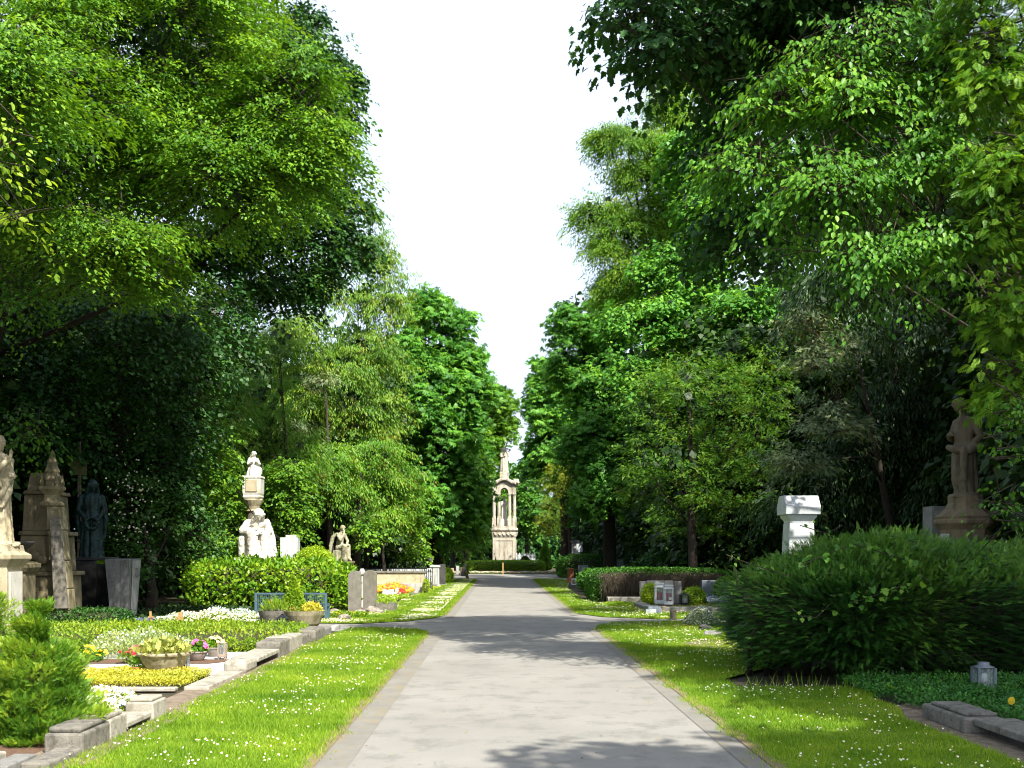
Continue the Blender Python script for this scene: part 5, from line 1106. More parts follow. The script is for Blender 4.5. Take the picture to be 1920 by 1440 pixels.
X, Y = P(284,0,23.0)[0], 23.0; t = thing('grave_cross', 'small thin wooden grave cross beside the violet flowers', 'cross', X, Y); mb = MB(); MB().box((X,Y,0),(.045,.03,.42),0,1,tilt=-.05).build('upright', WOOD, t); MB().box((X,Y-.02,.28),(.12,.02,.035)).build('arm', WOOD, t)
X, Y = P(338,0,21.9)[0], 21.9; t = thing('grave_cross', 'short stout fresh-wood marker cross at the back of the low green hedge', 'cross', X, Y); MB().box((X,Y,0),(.09,.05,.46)).build('upright', WOOD, t); MB().box((X,Y-.04,.30),(.17,.03,.06)).build('arm', WOOD, t)
x, y = P(567,0,22.5)[0], 22.7; bowl('large_concrete_bowl', 'large round concrete bowl below the laurel hedge', x, y, 0, .43, .45, surf('mossy_bowl',(.24,.21,.12),(.38,.34,.22),7,.95,.6,c3=(.14,.13,.06),streak=True), None, None, [(.45,0),(.55,.1),(.78,.4),(.95,.8),(1.0,1.0),(.93,1.0),(.88,.9),(.3,.88)])
potplant('yellow_leaved_shrub', 'bright yellow-leaved small shrub at the right side of the large bowl', x+.17, y, .42, .22, .20, L_YELL, 700, .06, BROAD, cv=.6)
potplant('mixed_bowl_plants', 'low reddish and green plants at the left side of the large bowl', x-.2, y, .42, .2, .08, L_ORYEW, 500, .05, RHOMB, ['coral'], 20, .03)
x, y = P(515,0,23.4)[0], 23.4; bowl('dark_concrete_bowl', 'darker concrete bowl half behind the large one', x, y, 0, .36, .42, CONCD, None, None, [(.45,0),(.55,.1),(.78,.4),(.95,.8),(1.0,1.0),(.93,1.0),(.88,.9),(.3,.88)])
potplant('bowl_grasses', 'thin green grasses and red leaves in the darker bowl', x, y, .40, .32, .22, L_GRAVE, 700, .12, NEEDL, ['coral'], 14, .03, up=1.4)
lantern('black_roofed_lantern', 'small black lantern with pointed roof in front of the concrete bowls', P(528,0,21.8)[0], 21.9, .0, .19, .42, IRON, roof='pyramid', candle=WAX, cand=1)
t = thing('steel_bench', 'blue-grey steel mesh bench in front of the laurel hedge', 'bench', -5.2, 26.4)
xa, xb, Y = P(480,0,26.2)[0], P(611,0,26.2)[0], 26.2
for x in (xa, xb):
    MB().b2((x-.03,Y-.03,0),(x+.03,Y+.03,.70)).build('leg', STEELB, t); MB().b2((x-.03,Y+.38,0),(x+.03,Y+.44,.42)).build('leg', STEELB, t); MB().b2((x-.028,Y+.031,.36),(x+.028,Y+.379,.42)).build('side_rail', STEELB, t)
MB().b2((xa+.031,Y-.02,.66),(xb-.031,Y+.02,.70)).build('top_rail', STEELB, t); MB().b2((xa+.031,Y-.02,.24),(xb-.031,Y+.02,.28)).build('bottom_rail', STEELB, t)
mb = MB(); n = 34
for i in range(n): x = xa+.06+(xb-xa-.12)*i/(n-1); mb.b2((x-.004,Y-.004,.281),(x+.004,Y+.004,.659))
for i in range(9): z = .31+i*.04; mb.b2((xa+.031,Y+.005,z),(xb-.031,Y+.011,z+.007))
mb.build('back_mesh', STEELB, t)
mb = MB(); [mb.b2((xa+.031,Y+.05+i*.055,.40),(xb-.031,Y+.085+i*.055,.43)) for i in range(6)]; mb.build('seat', STEELB, t)
# topiary cone
def cone_shrub(name, label, X, Y, z, r, h, leaf, mat, n, tpl=RHOMB, cv=.55, lump=.12, cat='shrub', seedn=1, group=None):
    t = thing(name, label, cat, X, Y, 0, group); MB().lathe((X,Y,0),[(r*.15,0),(r*.45,z+h*.12),(r*.42,z+h*.35),(r*.25,z+h*.6),(.01,z+h*.85)],14).build('stems', TWIG, t, smooth=True)
    u = rng.random(n)**1.25; a = rng.uniform(0, 2*math.pi, n); inn = np.where(rng.random(n) < .3, rng.uniform(.45,.9,n), 1.0); rr = r*inn*np.where(u < .12, .75+u*2, (1-((u-.12)/.88)**1.35))
    p = np.stack([X+rr*np.cos(a), Y+rr*np.sin(a), z+h*u], 1); o = np.stack([np.cos(a), np.sin(a), np.full(n, .45)], 1)
    l = (snoise(p, 7, seedn)+.6*snoise(p, 15, seedn+1))*lump*r; p = p+o*(l+rng.normal(-.03, .05, n)*r)[:, None]
    LV = Leaves(); LV.add(p, frames(o*.8+rng.normal(0,.45,(n,3))+[0,0,.5], o+rng.normal(0,.6,(n,3))), leaf*rng.uniform(.6,1.3,n), tpl, np.clip(cv+.38*l/(lump*r)+rng.normal(0,.18,n),0,1), mat); LV.build('foliage', t); return t  # hollows get darker leaves, lumps lighter ones: shade put into the tone
cone_shrub('topiary_cone', 'neat conical box topiary in front of the steel bench', P(550,0,25)[0], 25., .0, .33, 1.12, .05, L_BALL, 6000, BROAD, .35, .05)
t = cone_shrub('young_yew', 'bright yellow-green young yew in the bottom left foreground', P(66,0,9.3)[0], 9.4, 0, .44, 1.18, .062, L_BUSHY, 30000, YEWMID, .42, .42, seedn=4)
cone_shrub('young_yew', 'yellow-green yew clump cut off by the left edge, beside the young yew', P(-30,0,10.2)[0], 10.2, 0, .42, .98, .062, L_BUSHY, 12000, YEWMID, .6, .35, seedn=9)
cone_shrub('young_yew', 'dim yellow-green shoots at the left edge below the marble slab', P(-15,0,13.5)[0], 13.5, 0, .55, 1.15, .065, L_BUSHY, 8000, YEWMID, .6, .35, seedn=12)
# laurel hedge
t = clipped('laurel_hedge', 'large glossy bright green laurel hedge behind the steel bench', 'hedge', (P(508,0,32)[0],32.3,.68), (2.35,1.3,.70), 5.5, .13, OVAL, L_LAUR, 330, .10, rough=.13, tilt=.45, up=.5, cv=.55)
clipped('round_shrub', 'rounded light green shrub rising behind the laurel hedge', 'shrub', (P(588,0,36.5)[0],36.5,.98), (.85,.8,.85), 2, .07, RHOMB, L_BALL, 900, .05, rough=.06, cv=.6)
clipped('small_shrub', 'small round bright shrub beside the far left lawn', 'shrub', (P(838,0,60)[0],60,.42), (.36,.36,.42), 2, .07, BROAD, L_BALL, 900, .04, cv=.6)
clipped('small_shrub', 'tiny bright evergreen at the right end of the tomb wall', 'shrub', (P(799,0,44.2)[0],44.2,.28), (.13,.13,.30), 3, .05, BROAD, L_BALL, 1500, .03, cv=.6)
flower_bed('orange_flower_bed', 'mound of orange and yellow flowers before the long tomb wall', [(P(700,0,42)[0],40.6),(P(772,0,42)[0],40.8),(P(776,0,42)[0],42.6),(P(700,0,42)[0],43.2)], .46, 3200, 2400, ['orange','orange','yellow','coral'], L_GRAVE, .06, .075, mound=.55)
x, y = P(752,0,40)[0], 40.2; flower_bed('red_blossoms', 'small red flower clump at the front of the orange bed', [(x-.15,y-.1),(x+.15,y-.1),(x+.15,y+.2),(x-.15,y+.2)], .34, 150, 60, ['red'], fsize=.08)
x = P(744,0,40)[0]; flower_bed('white_blossoms', 'small white flower clump left of the red one', [(x-.12,y-.1),(x+.12,y-.1),(x+.12,y+.2),(x-.12,y+.2)], .36, 150, 50, ['white'], fsize=.08)
x = P(727,0,39.6)[0]; t = thing('book_shaped_stone', 'small whitish open-book grave marker in front of the orange flowers', 'grave marker', x, 39.6)
for sx in (-1,1): MB().prism([(x,39.6,.12),(x+sx*.2,39.64,.14),(x+sx*.2,39.78,.34),(x,39.74,.32)],(0,.03,.0)).build('page', MARBLE, t)
MB().box((x,39.75,0),(.36,.3,.13)).build('base', GREYL, t, bevel=.01)
flower_bed('lawn_edge_plants', 'light green ground cover in front of the orange bed', [(-4.9,36),(-3.7,36.5),(-3.4,40.3),(-5.0,40.2)], .14, 6000, 120, ['white'], L_BALL, .06, mound=.1)
flower_bed('yellow_verge_flowers', 'yellowish low flowers along the far left graves', [(-3.6,47),(-3.0,47),(-2.9,52),(-3.5,52)], .15, 2200, 250, ['yellow'], L_BALL, .07, .07)
flower_bed('wild_edge_flowers', 'tufts of green with small yellow flowers before the rocks', [(-4.5,26.5),(-3.4,27.3),(-3.5,28.3),(-4.6,27.8)], .16, 1500, 60, ['yellow','coral'], L_GRAVE, .07, .04)
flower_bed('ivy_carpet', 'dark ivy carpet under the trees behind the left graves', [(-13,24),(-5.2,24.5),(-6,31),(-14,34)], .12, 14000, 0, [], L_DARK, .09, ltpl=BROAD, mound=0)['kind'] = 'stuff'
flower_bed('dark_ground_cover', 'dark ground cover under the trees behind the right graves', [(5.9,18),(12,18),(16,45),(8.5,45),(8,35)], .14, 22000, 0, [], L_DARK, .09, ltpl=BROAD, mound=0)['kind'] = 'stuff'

# ================================================================ TREES, left side
# near hornbeam, great crown overhanging
tree('hornbeam_tree', 'large sunlit tree with drooping layered boughs filling the upper left', 'tree', -13.2, 26.5, [
    lobe(300,90,22,275,230,3.2), lobe(90,200,20,260,260,3.0), lobe(545,190,21,140,180,1.2), lobe(420,330,21.5,230,120,2.4), lobe(170,440,20,190,110,2.2), lobe(620,250,21.5,85,110,.9), lobe(300,-110,23,230,150,3.2), lobe(90,-120,21,260,180,3.2), lobe(40,150,16.5,150,130,1.6)],
    leaf=.098, tpl=RHOMB, mat=L_ELM, dens=4.6, n_leaf=95, L=1.35, W=.75, r0=.34, k=10, f=(.22,.42), corek=4.5, droop=.38, pitch=-.05, tilt=.34, hang=.22, thick=.06, gap=-.3, gf=1.2, seed=3, coresize=.2)
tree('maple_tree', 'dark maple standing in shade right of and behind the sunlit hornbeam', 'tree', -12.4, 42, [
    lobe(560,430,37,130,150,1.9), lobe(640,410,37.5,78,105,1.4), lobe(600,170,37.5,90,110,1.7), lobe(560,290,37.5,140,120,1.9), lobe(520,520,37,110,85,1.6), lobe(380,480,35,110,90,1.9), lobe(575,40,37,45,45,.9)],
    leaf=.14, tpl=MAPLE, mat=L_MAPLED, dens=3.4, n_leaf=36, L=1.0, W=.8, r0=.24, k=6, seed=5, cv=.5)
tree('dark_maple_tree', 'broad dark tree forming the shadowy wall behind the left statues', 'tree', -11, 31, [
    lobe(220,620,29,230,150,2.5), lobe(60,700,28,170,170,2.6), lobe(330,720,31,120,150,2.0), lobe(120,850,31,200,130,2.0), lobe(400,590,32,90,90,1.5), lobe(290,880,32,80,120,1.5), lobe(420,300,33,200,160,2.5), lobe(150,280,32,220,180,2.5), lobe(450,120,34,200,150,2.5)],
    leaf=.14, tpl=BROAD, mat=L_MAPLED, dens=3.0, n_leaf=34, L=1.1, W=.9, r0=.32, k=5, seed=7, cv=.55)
tree('ivy_clad_tree', 'ivy-covered tree with small pale blossoms left of the laurel hedge', 'tree', -9.8, 30, [
    lobe(250,960,30,55,110,1.0), lobe(300,1060,30,65,60,1.0), lobe(310,960,31,50,90,1.0), lobe(360,1000,33,60,90,1.0)],
    leaf=.11, tpl=BROAD, mat=L_MAPLED, dens=6, n_leaf=26, L=.7, W=.6, r0=.18, k=4, seed=8, cv=.8)
LV = Leaves(); p = np.array(P(245,940,28.9))+rng.normal(0,1,(130,3))*[.35,.15,.75]; LV.add(p, frames(rdir(130), np.tile([0,-1.,.4],(130,1))), .055, PUFF, .7, FL['blossom']); LV.build('blossoms', bpy.data.objects['ivy_clad_tree'])
tree('lime_sapling', 'light yellow-green large-leaved branches at the left edge', 'tree', -6.6, 11.5, [lobe(10,270,12.2,70,80,.5), lobe(20,400,12.2,50,60,.4)],
    leaf=.095, tpl=OVAL, mat=L_LIME, dens=3.2, n_leaf=10, L=.6, W=.45, r0=.06, k=2, seed=9, corek=0, gap=-.3, cv=.6)
tree('pendent_branch_tree', 'leafy low branch hanging above the robed statue at the left edge', 'tree', -10.8, 18.4, [lobe(62,800,21.2,50,34,.4), lobe(40,530,19,55,60,.6)],
    leaf=.10, tpl=OVAL, mat=L_ELM, dens=3.0, n_leaf=30, L=.9, W=.5, r0=.08, k=2, seed=10, corek=0, droop=.7, cv=.2)
tree('tall_spruce', 'tall yellowish spruce with drooping cone-laden boughs, centre left', 'tree', -6.4, 51, [
    lobe(695,470,50,50,55), lobe(715,500,50,45,18), lobe(700,560,50,78,55), lobe(735,590,50,50,16), lobe(745,680,50,48,16), lobe(685,660,50,85,70), lobe(690,760,50,92,70), lobe(640,700,49,75,100), lobe(560,620,47,60,70), lobe(600,540,48,45,60), lobe(640,820,50,120,70), lobe(560,730,48,70,80), lobe(700,400,50,14,30)],
    leaf=.17, tpl=STRIP, mat=L_SPRUCE, dens=3.6, n_leaf=60, L=1.3, W=.6, r0=.13, limbk=.5, k=4, corek=2.6, droop=.55, pitch=.1, tilt=.9, hang=1.3, cv=.55, seed=11, gap=-.4, twig=False, coresize=.35)
tree('olive_yew_tree', 'olive-green yew mass behind the seated marble woman', 'tree', -8.2, 42, [
    lobe(500,760,42,80,90), lobe(430,760,40,60,100), lobe(560,860,43,70,80), lobe(430,900,40,70,80), lobe(520,640,42,60,60), lobe(520,960,41,60,60), lobe(400,830,38,60,70)],
    leaf=.17, tpl=YEWSP, mat=L_YEW, dens=5.6, n_leaf=24, L=.95, W=.6, r0=.12, k=4, droop=.3, pitch=.15, tilt=.7, hang=.5, cv=.6, seed=12, twig=False)
tree('ivy_shrub_tree', 'bright green leafy shrub tree beside the ornate column', 'tree', -7.6, 38.5, [lobe(545,900,39,50,60), lobe(560,970,39,45,55), lobe(430,1010,36,45,45), lobe(425,935,38,40,60), lobe(408,860,35,32,70,.6), lobe(520,960,40,60,70), lobe(380,1020,35,35,40)],
    leaf=.13, tpl=BROAD, mat=L_ELM, dens=6, n_leaf=26, L=.7, W=.6, r0=.12, k=4, seed=13, cv=.5)
tree('blue_spruce', 'blue-grey spruce bough showing among the yellowish conifers, centre left', 'tree', -7.4, 46.5, [lobe(605,710,46.4,38,22,.7), lobe(550,800,46,30,25,.6), lobe(535,860,46,25,25,.6), lobe(590,770,48,60,60,1)],
    leaf=.16, tpl=YEWSP, mat=L_BLUE, dens=6, n_leaf=20, L=.8, W=.5, r0=.16, k=2, seed=14, pitch=.1, corek=.6)
tree('weeping_conifer', 'yellow-green conifer with long drooping sprays above the seated angel', 'tree', -6.2, 46, [lobe(690,850,47,85,60), lobe(650,920,46,60,50), lobe(740,900,48,60,60), lobe(620,870,45,50,70), lobe(710,960,47,55,40)],
    leaf=.16, tpl=STRIP, mat=L_YEW, dens=5.2, n_leaf=52, corek=2.4, L=1.3, W=.6, r0=.2, k=3, droop=.5, pitch=.05, tilt=.9, hang=.9, cv=.65, seed=15, twig=False)
tree('leafy_shrub', 'dense green hazel-like shrub right of the seated angel', 'tree', -5.2, 48, [lobe(690,990,45,28,45), lobe(760,960,50,50,50), lobe(780,1030,52,28,25), lobe(720,930,48,40,40)],
    leaf=.15, tpl=BROAD, mat=L_ELM, dens=5, n_leaf=24, L=.8, W=.6, r0=.1, k=4, seed=16, cv=.55)
tree('round_maple', 'tall full green maple with pointed top, left of the monument', 'tree', -3.9, 63, [
    lobe(815,620,62,70,80), lobe(850,720,62,75,90), lobe(790,740,61,70,90), lobe(830,850,62,90,90), lobe(800,560,62,35,40), lobe(855,590,62,30,35), lobe(790,940,60,70,60), lobe(860,960,62,50,60), lobe(770,650,61,50,60), lobe(875,660,62,28,40)],
    leaf=.30, tpl=PALM, mat=L_CHEST, dens=2.0, n_leaf=26, L=1.5, W=1.2, r0=.4, k=6, seed=17, cv=.5, tilt=.55, coresize=.5)
tree('round_maple', 'yellower green maple leaning toward the gap, right behind the pointed maple', 'tree', -3.6, 108, [
    lobe(925,760,107,38,62), lobe(905,850,107,50,70), lobe(942,780,107,24,42), lobe(885,730,107,40,50), lobe(910,930,107,45,60)],
    leaf=.42, tpl=PALM, mat=L_ELM, dens=1.3, n_leaf=24, L=1.8, W=1.4, r0=.35, k=6, seed=18, cv=.45, coresize=.9)
tree('weeping_birch', 'small yellow-green weeping tree beside the far left lawn', 'tree', -3.9, 69, [lobe(885,960,70,30,50), lobe(870,1000,68,35,35), lobe(840,1010,66,35,30)],
    leaf=.22, tpl=STRIP, mat=L_YEW, dens=3.2, n_leaf=34, L=1.3, W=.6, r0=.12, k=3, droop=.7, hang=1.2, seed=19, cv=.65, twig=False)
# ================================================================ TREES, far centre
tree('far_tree', 'far green tree low in the gap just right of the monument', 'tree', 3, 118, [lobe(985,900,118,40,50), lobe(1010,960,116,40,60), lobe(960,930,120,25,40)], leaf=.35, tpl=BROAD, mat=L_MAPLE, dens=1.8, n_leaf=24, L=1.4, W=1.2, r0=.3, k=4, seed=20)
tree('far_tree', 'far dark tree behind the left side of the monument', 'tree', -5, 112, [lobe(880,960,112,50,80), lobe(925,980,116,20,40)], leaf=.35, tpl=BROAD, mat=L_MAPLED, dens=1.8, n_leaf=24, L=1.4, W=1.2, r0=.3, k=4, seed=21)
tree('yellow_yew_tree', 'yellow-olive yew standing right of the monument', 'tree', 5.6, 84, [lobe(1045,900,84,32,45), lobe(1035,960,84,30,40), lobe(1060,880,84,20,30), lobe(1030,985,84,24,25)], leaf=.22, tpl=YEWSP, mat=L_ORYEW, dens=4.2, n_leaf=20, L=.9, W=.6, r0=.2, k=4, seed=22, pitch=.2, twig=False, cv=.5)
cone_shrub('small_conifer', 'small pointed conifer right of the monument', P(1022,0,96)[0], 96., .2, .6, 2.6, .14, L_YEW, 3500, RHOMB, .5, .1, cat='shrub')
cone_shrub('small_conifer', 'dark round evergreen bush at the right foot of the monument', P(985,0,99)[0], 99., 0, 1.1, 1.4, .16, L_DARK, 3500, RHOMB, .6, .1, cat='shrub')
clipped('far_hedge', 'dark far hedge behind the iron fences on the right', 'hedge', (P(1125,0,74)[0],75,.75), (2.9,1.2,.80), 5, .10, BROAD, L_MAPLE, 420, .06, rough=.06, cv=.4)
clipped('leafy_bush', 'dark green bush spilling over the far right graves', 'shrub', (P(1118,0,47)[0],47.5,.42), (.75,.8,.42), 2.3, .11, BROAD, L_MAPLE, 500, .08, rough=.10, cv=.5)
clipped('dark_shrubbery', 'broad dark leafy shrub behind the flat-topped hedge', 'shrub', (P(1270,0,46)[0],46,.85), (1.7,1.2,.95), 2.5, .14, BROAD, L_MAPLED, 380, .12, rough=.16, cv=.5)
# ================================================================ TREES, right side
tree('horse_chestnut', 'bright green chestnut bordering the sky gap right of the monument', 'tree', 5.4, 88, [
    lobe(1016,740,88,34,58), lobe(1040,820,87,50,80), lobe(1008,850,88,24,50), lobe(1030,700,88,40,50), lobe(1070,760,87,50,80), lobe(1080,880,86,50,60)],
    leaf=.38, tpl=PALM, mat=L_CHEST, dens=1.7, n_leaf=26, L=1.5, W=1.3, r0=.4, k=6, seed=23, cv=.6, coresize=.5)
tree('horse_chestnut', 'large green tree with spreading boughs right of the sky gap', 'tree', 6.4, 62, [
    lobe(1080,610,62,50,60), lobe(1120,700,62,70,90), lobe(1060,680,62,30,50), lobe(1150,600,62,80,70), lobe(1120,820,61,70,90), lobe(1150,920,60,80,60), lobe(1080,560,62,35,25)],
    leaf=.28, tpl=PALM, mat=L_CHEST, dens=2.2, n_leaf=26, L=1.4, W=1.1, r0=.4, k=5, seed=24, cv=.5, coresize=.6)
tree('ash_tree', 'tall airy tree with yellowish feathery boughs against the sky on the right', 'tree', 7.6, 50, [
    lobe(1175,265,49,80,52,1.5), lobe(1135,250,49,42,32,1.0), lobe(1230,340,50,90,90,1.8), lobe(1125,392,49,68,44,1.3), lobe(1175,440,49,80,60,1.5), lobe(1135,455,49,45,32,1.0), lobe(1190,520,49,80,60,1.5), lobe(1150,540,50,50,45,1.2), lobe(1250,200,51,45,60,1.4), lobe(1250,460,50,100,100,2), lobe(1220,400,50,60,90,1.6), lobe(1190,330,49,50,60,1.2), lobe(1290,350,51,80,110,2), lobe(1200,530,50,80,60,1.5)],
    leaf=.17, tpl=STRIP, mat=leafmat('leaf_ash', (.04,.12,.016),(.095,.21,.024),(.19,.31,.036),.4,warm=(.34,.34,.06),gain=1.6), dens=6.0, n_leaf=50, L=1.1, W=.8, r0=.3, k=5, f=(.3,.5), seed=25, cv=.42, tilt=.6, gap=-.5, gf=1.3, corek=1.6, hang=.5)
tree('linden_tree', 'mid-height green tree with paler hanging clusters behind the yew', 'tree', 8.4, 46, [lobe(1260,600,46,100,70), lobe(1190,590,46,70,60), lobe(1260,500,47,80,70), lobe(1340,430,46,80,90), lobe(1300,300,47,70,80), lobe(1320,560,46,90,70), lobe(1400,600,44,90,90), lobe(1180,690,46,50,60)],
    leaf=.20, tpl=BROAD, mat=L_CHEST, dens=3.4, n_leaf=30, L=1.1, W=.9, r0=.35, k=5, seed=26, cv=.6)
tree('broad_yew', 'broad olive yew with upright sprays reaching the ground, right of centre', 'tree', 7.2, 40, [
    lobe(1290,720,39.5,75,80), lobe(1220,760,39.5,50,80), lobe(1350,740,39.5,60,90), lobe(1270,850,39.5,90,80), lobe(1200,850,40,45,60), lobe(1360,860,40,60,80), lobe(1320,930,39,50,40), lobe(1440,720,38,60,110), lobe(1430,850,38,70,80), lobe(1290,975,41,100,55), lobe(1200,930,42,50,60), lobe(1390,960,41,60,45)],
    leaf=.16, tpl=YEWSP, mat=L_YEW, dens=5.2, n_leaf=22, L=.85, W=.5, r0=.2, k=4, droop=.1, pitch=.25, tilt=.7, hang=.2, cv=.55, seed=27, twig=False, coresize=.4)
tree('blue_spruce', 'silvery drooping spruce boughs on the right, against deep shade', 'tree', 12.4, 33.5, [lobe(1510,590,30.5,35,32,.8), lobe(1530,660,30.3,52,26,.9), lobe(1560,780,30,62,26,1.0), lobe(1500,860,31,60,60,1.)],
    leaf=.19, tpl=YEWSP, mat=L_BLUE, dens=8, n_leaf=26, L=1.2, W=.45, r0=.16, k=2, droop=.15, pitch=-.15, seed=28, cv=.5, corek=1.5)
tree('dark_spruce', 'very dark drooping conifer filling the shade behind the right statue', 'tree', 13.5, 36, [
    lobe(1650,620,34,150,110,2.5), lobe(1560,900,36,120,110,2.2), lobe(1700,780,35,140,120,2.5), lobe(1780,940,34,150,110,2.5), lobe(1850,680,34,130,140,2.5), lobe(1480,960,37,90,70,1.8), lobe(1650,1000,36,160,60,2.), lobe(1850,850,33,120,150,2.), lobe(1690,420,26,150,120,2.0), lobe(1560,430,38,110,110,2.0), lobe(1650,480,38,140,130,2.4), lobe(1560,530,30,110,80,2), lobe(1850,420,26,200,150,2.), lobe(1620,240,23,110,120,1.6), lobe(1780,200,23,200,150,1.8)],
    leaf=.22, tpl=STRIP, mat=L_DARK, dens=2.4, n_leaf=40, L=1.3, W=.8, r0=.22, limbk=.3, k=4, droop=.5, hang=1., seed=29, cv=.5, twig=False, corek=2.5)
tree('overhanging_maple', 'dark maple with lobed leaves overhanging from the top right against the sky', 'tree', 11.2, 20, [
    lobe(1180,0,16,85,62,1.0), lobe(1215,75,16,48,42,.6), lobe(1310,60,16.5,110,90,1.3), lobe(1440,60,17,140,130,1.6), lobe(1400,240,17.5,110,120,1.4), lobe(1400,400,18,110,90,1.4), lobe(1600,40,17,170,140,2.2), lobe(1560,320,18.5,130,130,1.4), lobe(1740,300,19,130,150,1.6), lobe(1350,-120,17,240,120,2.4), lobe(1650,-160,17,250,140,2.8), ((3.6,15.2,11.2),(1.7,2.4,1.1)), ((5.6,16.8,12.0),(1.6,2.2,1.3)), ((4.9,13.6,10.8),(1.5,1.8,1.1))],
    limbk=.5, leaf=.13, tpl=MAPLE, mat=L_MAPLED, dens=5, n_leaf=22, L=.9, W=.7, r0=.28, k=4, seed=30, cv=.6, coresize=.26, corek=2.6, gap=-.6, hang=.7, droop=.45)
tree('birch_tree', 'slender paler tree top behind the overhanging maple', 'tree', 9.5, 60, [lobe(1260,170,60,30,60,1.2), lobe(1290,260,60,50,80,1.8), lobe(1330,140,60,50,60,1.8)], leaf=.2, tpl=RHOMB, mat=L_YEW, dens=3.4, n_leaf=34, L=1.1, W=.8, r0=.3, k=4, seed=31, cv=.7, hang=1., corek=.5)
tree('elm_tree', 'large-leaved elm boughs hanging in layers over the upper right', 'tree', 9.8, 15.5, [
    lobe(1460,170,13.2,110,85,.8), lobe(1600,200,13,130,100,.9), lobe(1420,300,13.4,110,70,.8), lobe(1560,340,13,150,90,.9), lobe(1720,280,13,110,130,.9), lobe(1620,460,12.6,150,60,.7), lobe(1500,440,13,60,40,.5), lobe(1760,430,12.6,110,60,.8), lobe(1600,90,13.4,180,60,1.), lobe(1780,120,13,100,110,1.)],
    leaf=.082, tpl=OVAL, mat=leafmat('leaf_elm', (.03,.105,.018),(.06,.18,.026),(.12,.27,.035),.42,.45,gain=1.6), limbk=.35, dens=9.5, n_leaf=32, L=.8, W=.42, r0=.2, k=4, seed=32, cv=.45, droop=.4, hang=.75, tilt=.4, coresize=.22, corek=1.3, gap=-.35, gf=1.6, thick=.05)
tree('elm_sapling', 'low elm twigs with big leaves hanging before the right statue pedestal', 'tree', 7.6, 11.5, [lobe(1880,830,11.5,45,28,.3), lobe(1870,930,11.5,50,30,.3), lobe(1860,1010,11.5,45,16,.25), lobe(1900,760,11.6,30,30,.3)],
    leaf=.062, tpl=OVAL, mat=L_MAPLE, dens=8, n_leaf=14, L=.5, W=.22, r0=.04, k=2, seed=33, cv=.6, corek=0, hang=.6, droop=.2, gap=-.5)
tree('thuja_tree', 'bright feathery thuja sprays along the right edge', 'tree', 7.4, 12.6, [
    lobe(1850,120,12.3,80,110,.6), lobe(1870,300,12.2,80,90,.6), lobe(1860,420,12.2,90,80,.6), lobe(1890,560,12.2,55,80,.5), lobe(1890,700,12.2,45,80,.5), lobe(1890,-60,12.4,140,120,.9), lobe(1960,300,12.6,110,300,.9), lobe(1980,640,12.6,90,200,.8)],
    limbk=.4, leaf=.15, tpl=FROND, mat=L_THUJA, dens=17, n_leaf=12, L=.6, W=.4, r0=.22, k=3, seed=34, cv=.6, droop=.35, pitch=-.1, hang=.35, tilt=.4, coresize=.25, corek=1.6)
tree('side_tree', 'tree beyond the right edge whose shadow falls on the near lawn', 'tree', 9.6, 6.0, [((8.7,4.6,8.6),(1.6,2.2,1.6)), ((11.0,5.2,12.0),(3.4,2.6,1.8)), ((9.6,1.6,9.4),(2.0,2.4,2.0)), ((12.5,9.5,11.5),(2.5,2.5,2.0))], leaf=.22, tpl=BROAD, mat=L_MAPLE, dens=2.2, n_leaf=30, L=1.2, W=1., r0=.3, k=4, seed=35)
tree('side_tree', 'tall unseen tree added beyond the right edge to shade the right statue', 'tree', 14, 17, [((12.6,17.5,9.5),(2.4,3.0,2.6)), ((11.6,19.0,7.2),(1.5,1.8,1.4)), ((14.5,20,8),(2.5,3,3))], leaf=.2, tpl=BROAD, mat=L_MAPLED, dens=2.6, n_leaf=30, L=1.2, W=1., r0=.3, k=4, seed=37)  # out of view, added for its shade on the statue
tree('side_tree', 'tree beside the camera whose branch shadow reaches the near path', 'tree', 8.0, .5, [((5.7,1.3,9.0),(1.5,.75,1.0)), ((6.9,1.0,9.3),(1.6,1.3,1.3)), ((8.0,.6,9.6),(1.6,1.6,1.6))], leaf=.22, tpl=BROAD, mat=L_MAPLE, dens=2.6, n_leaf=30, L=.9, W=.7, r0=.25, k=3, seed=36)
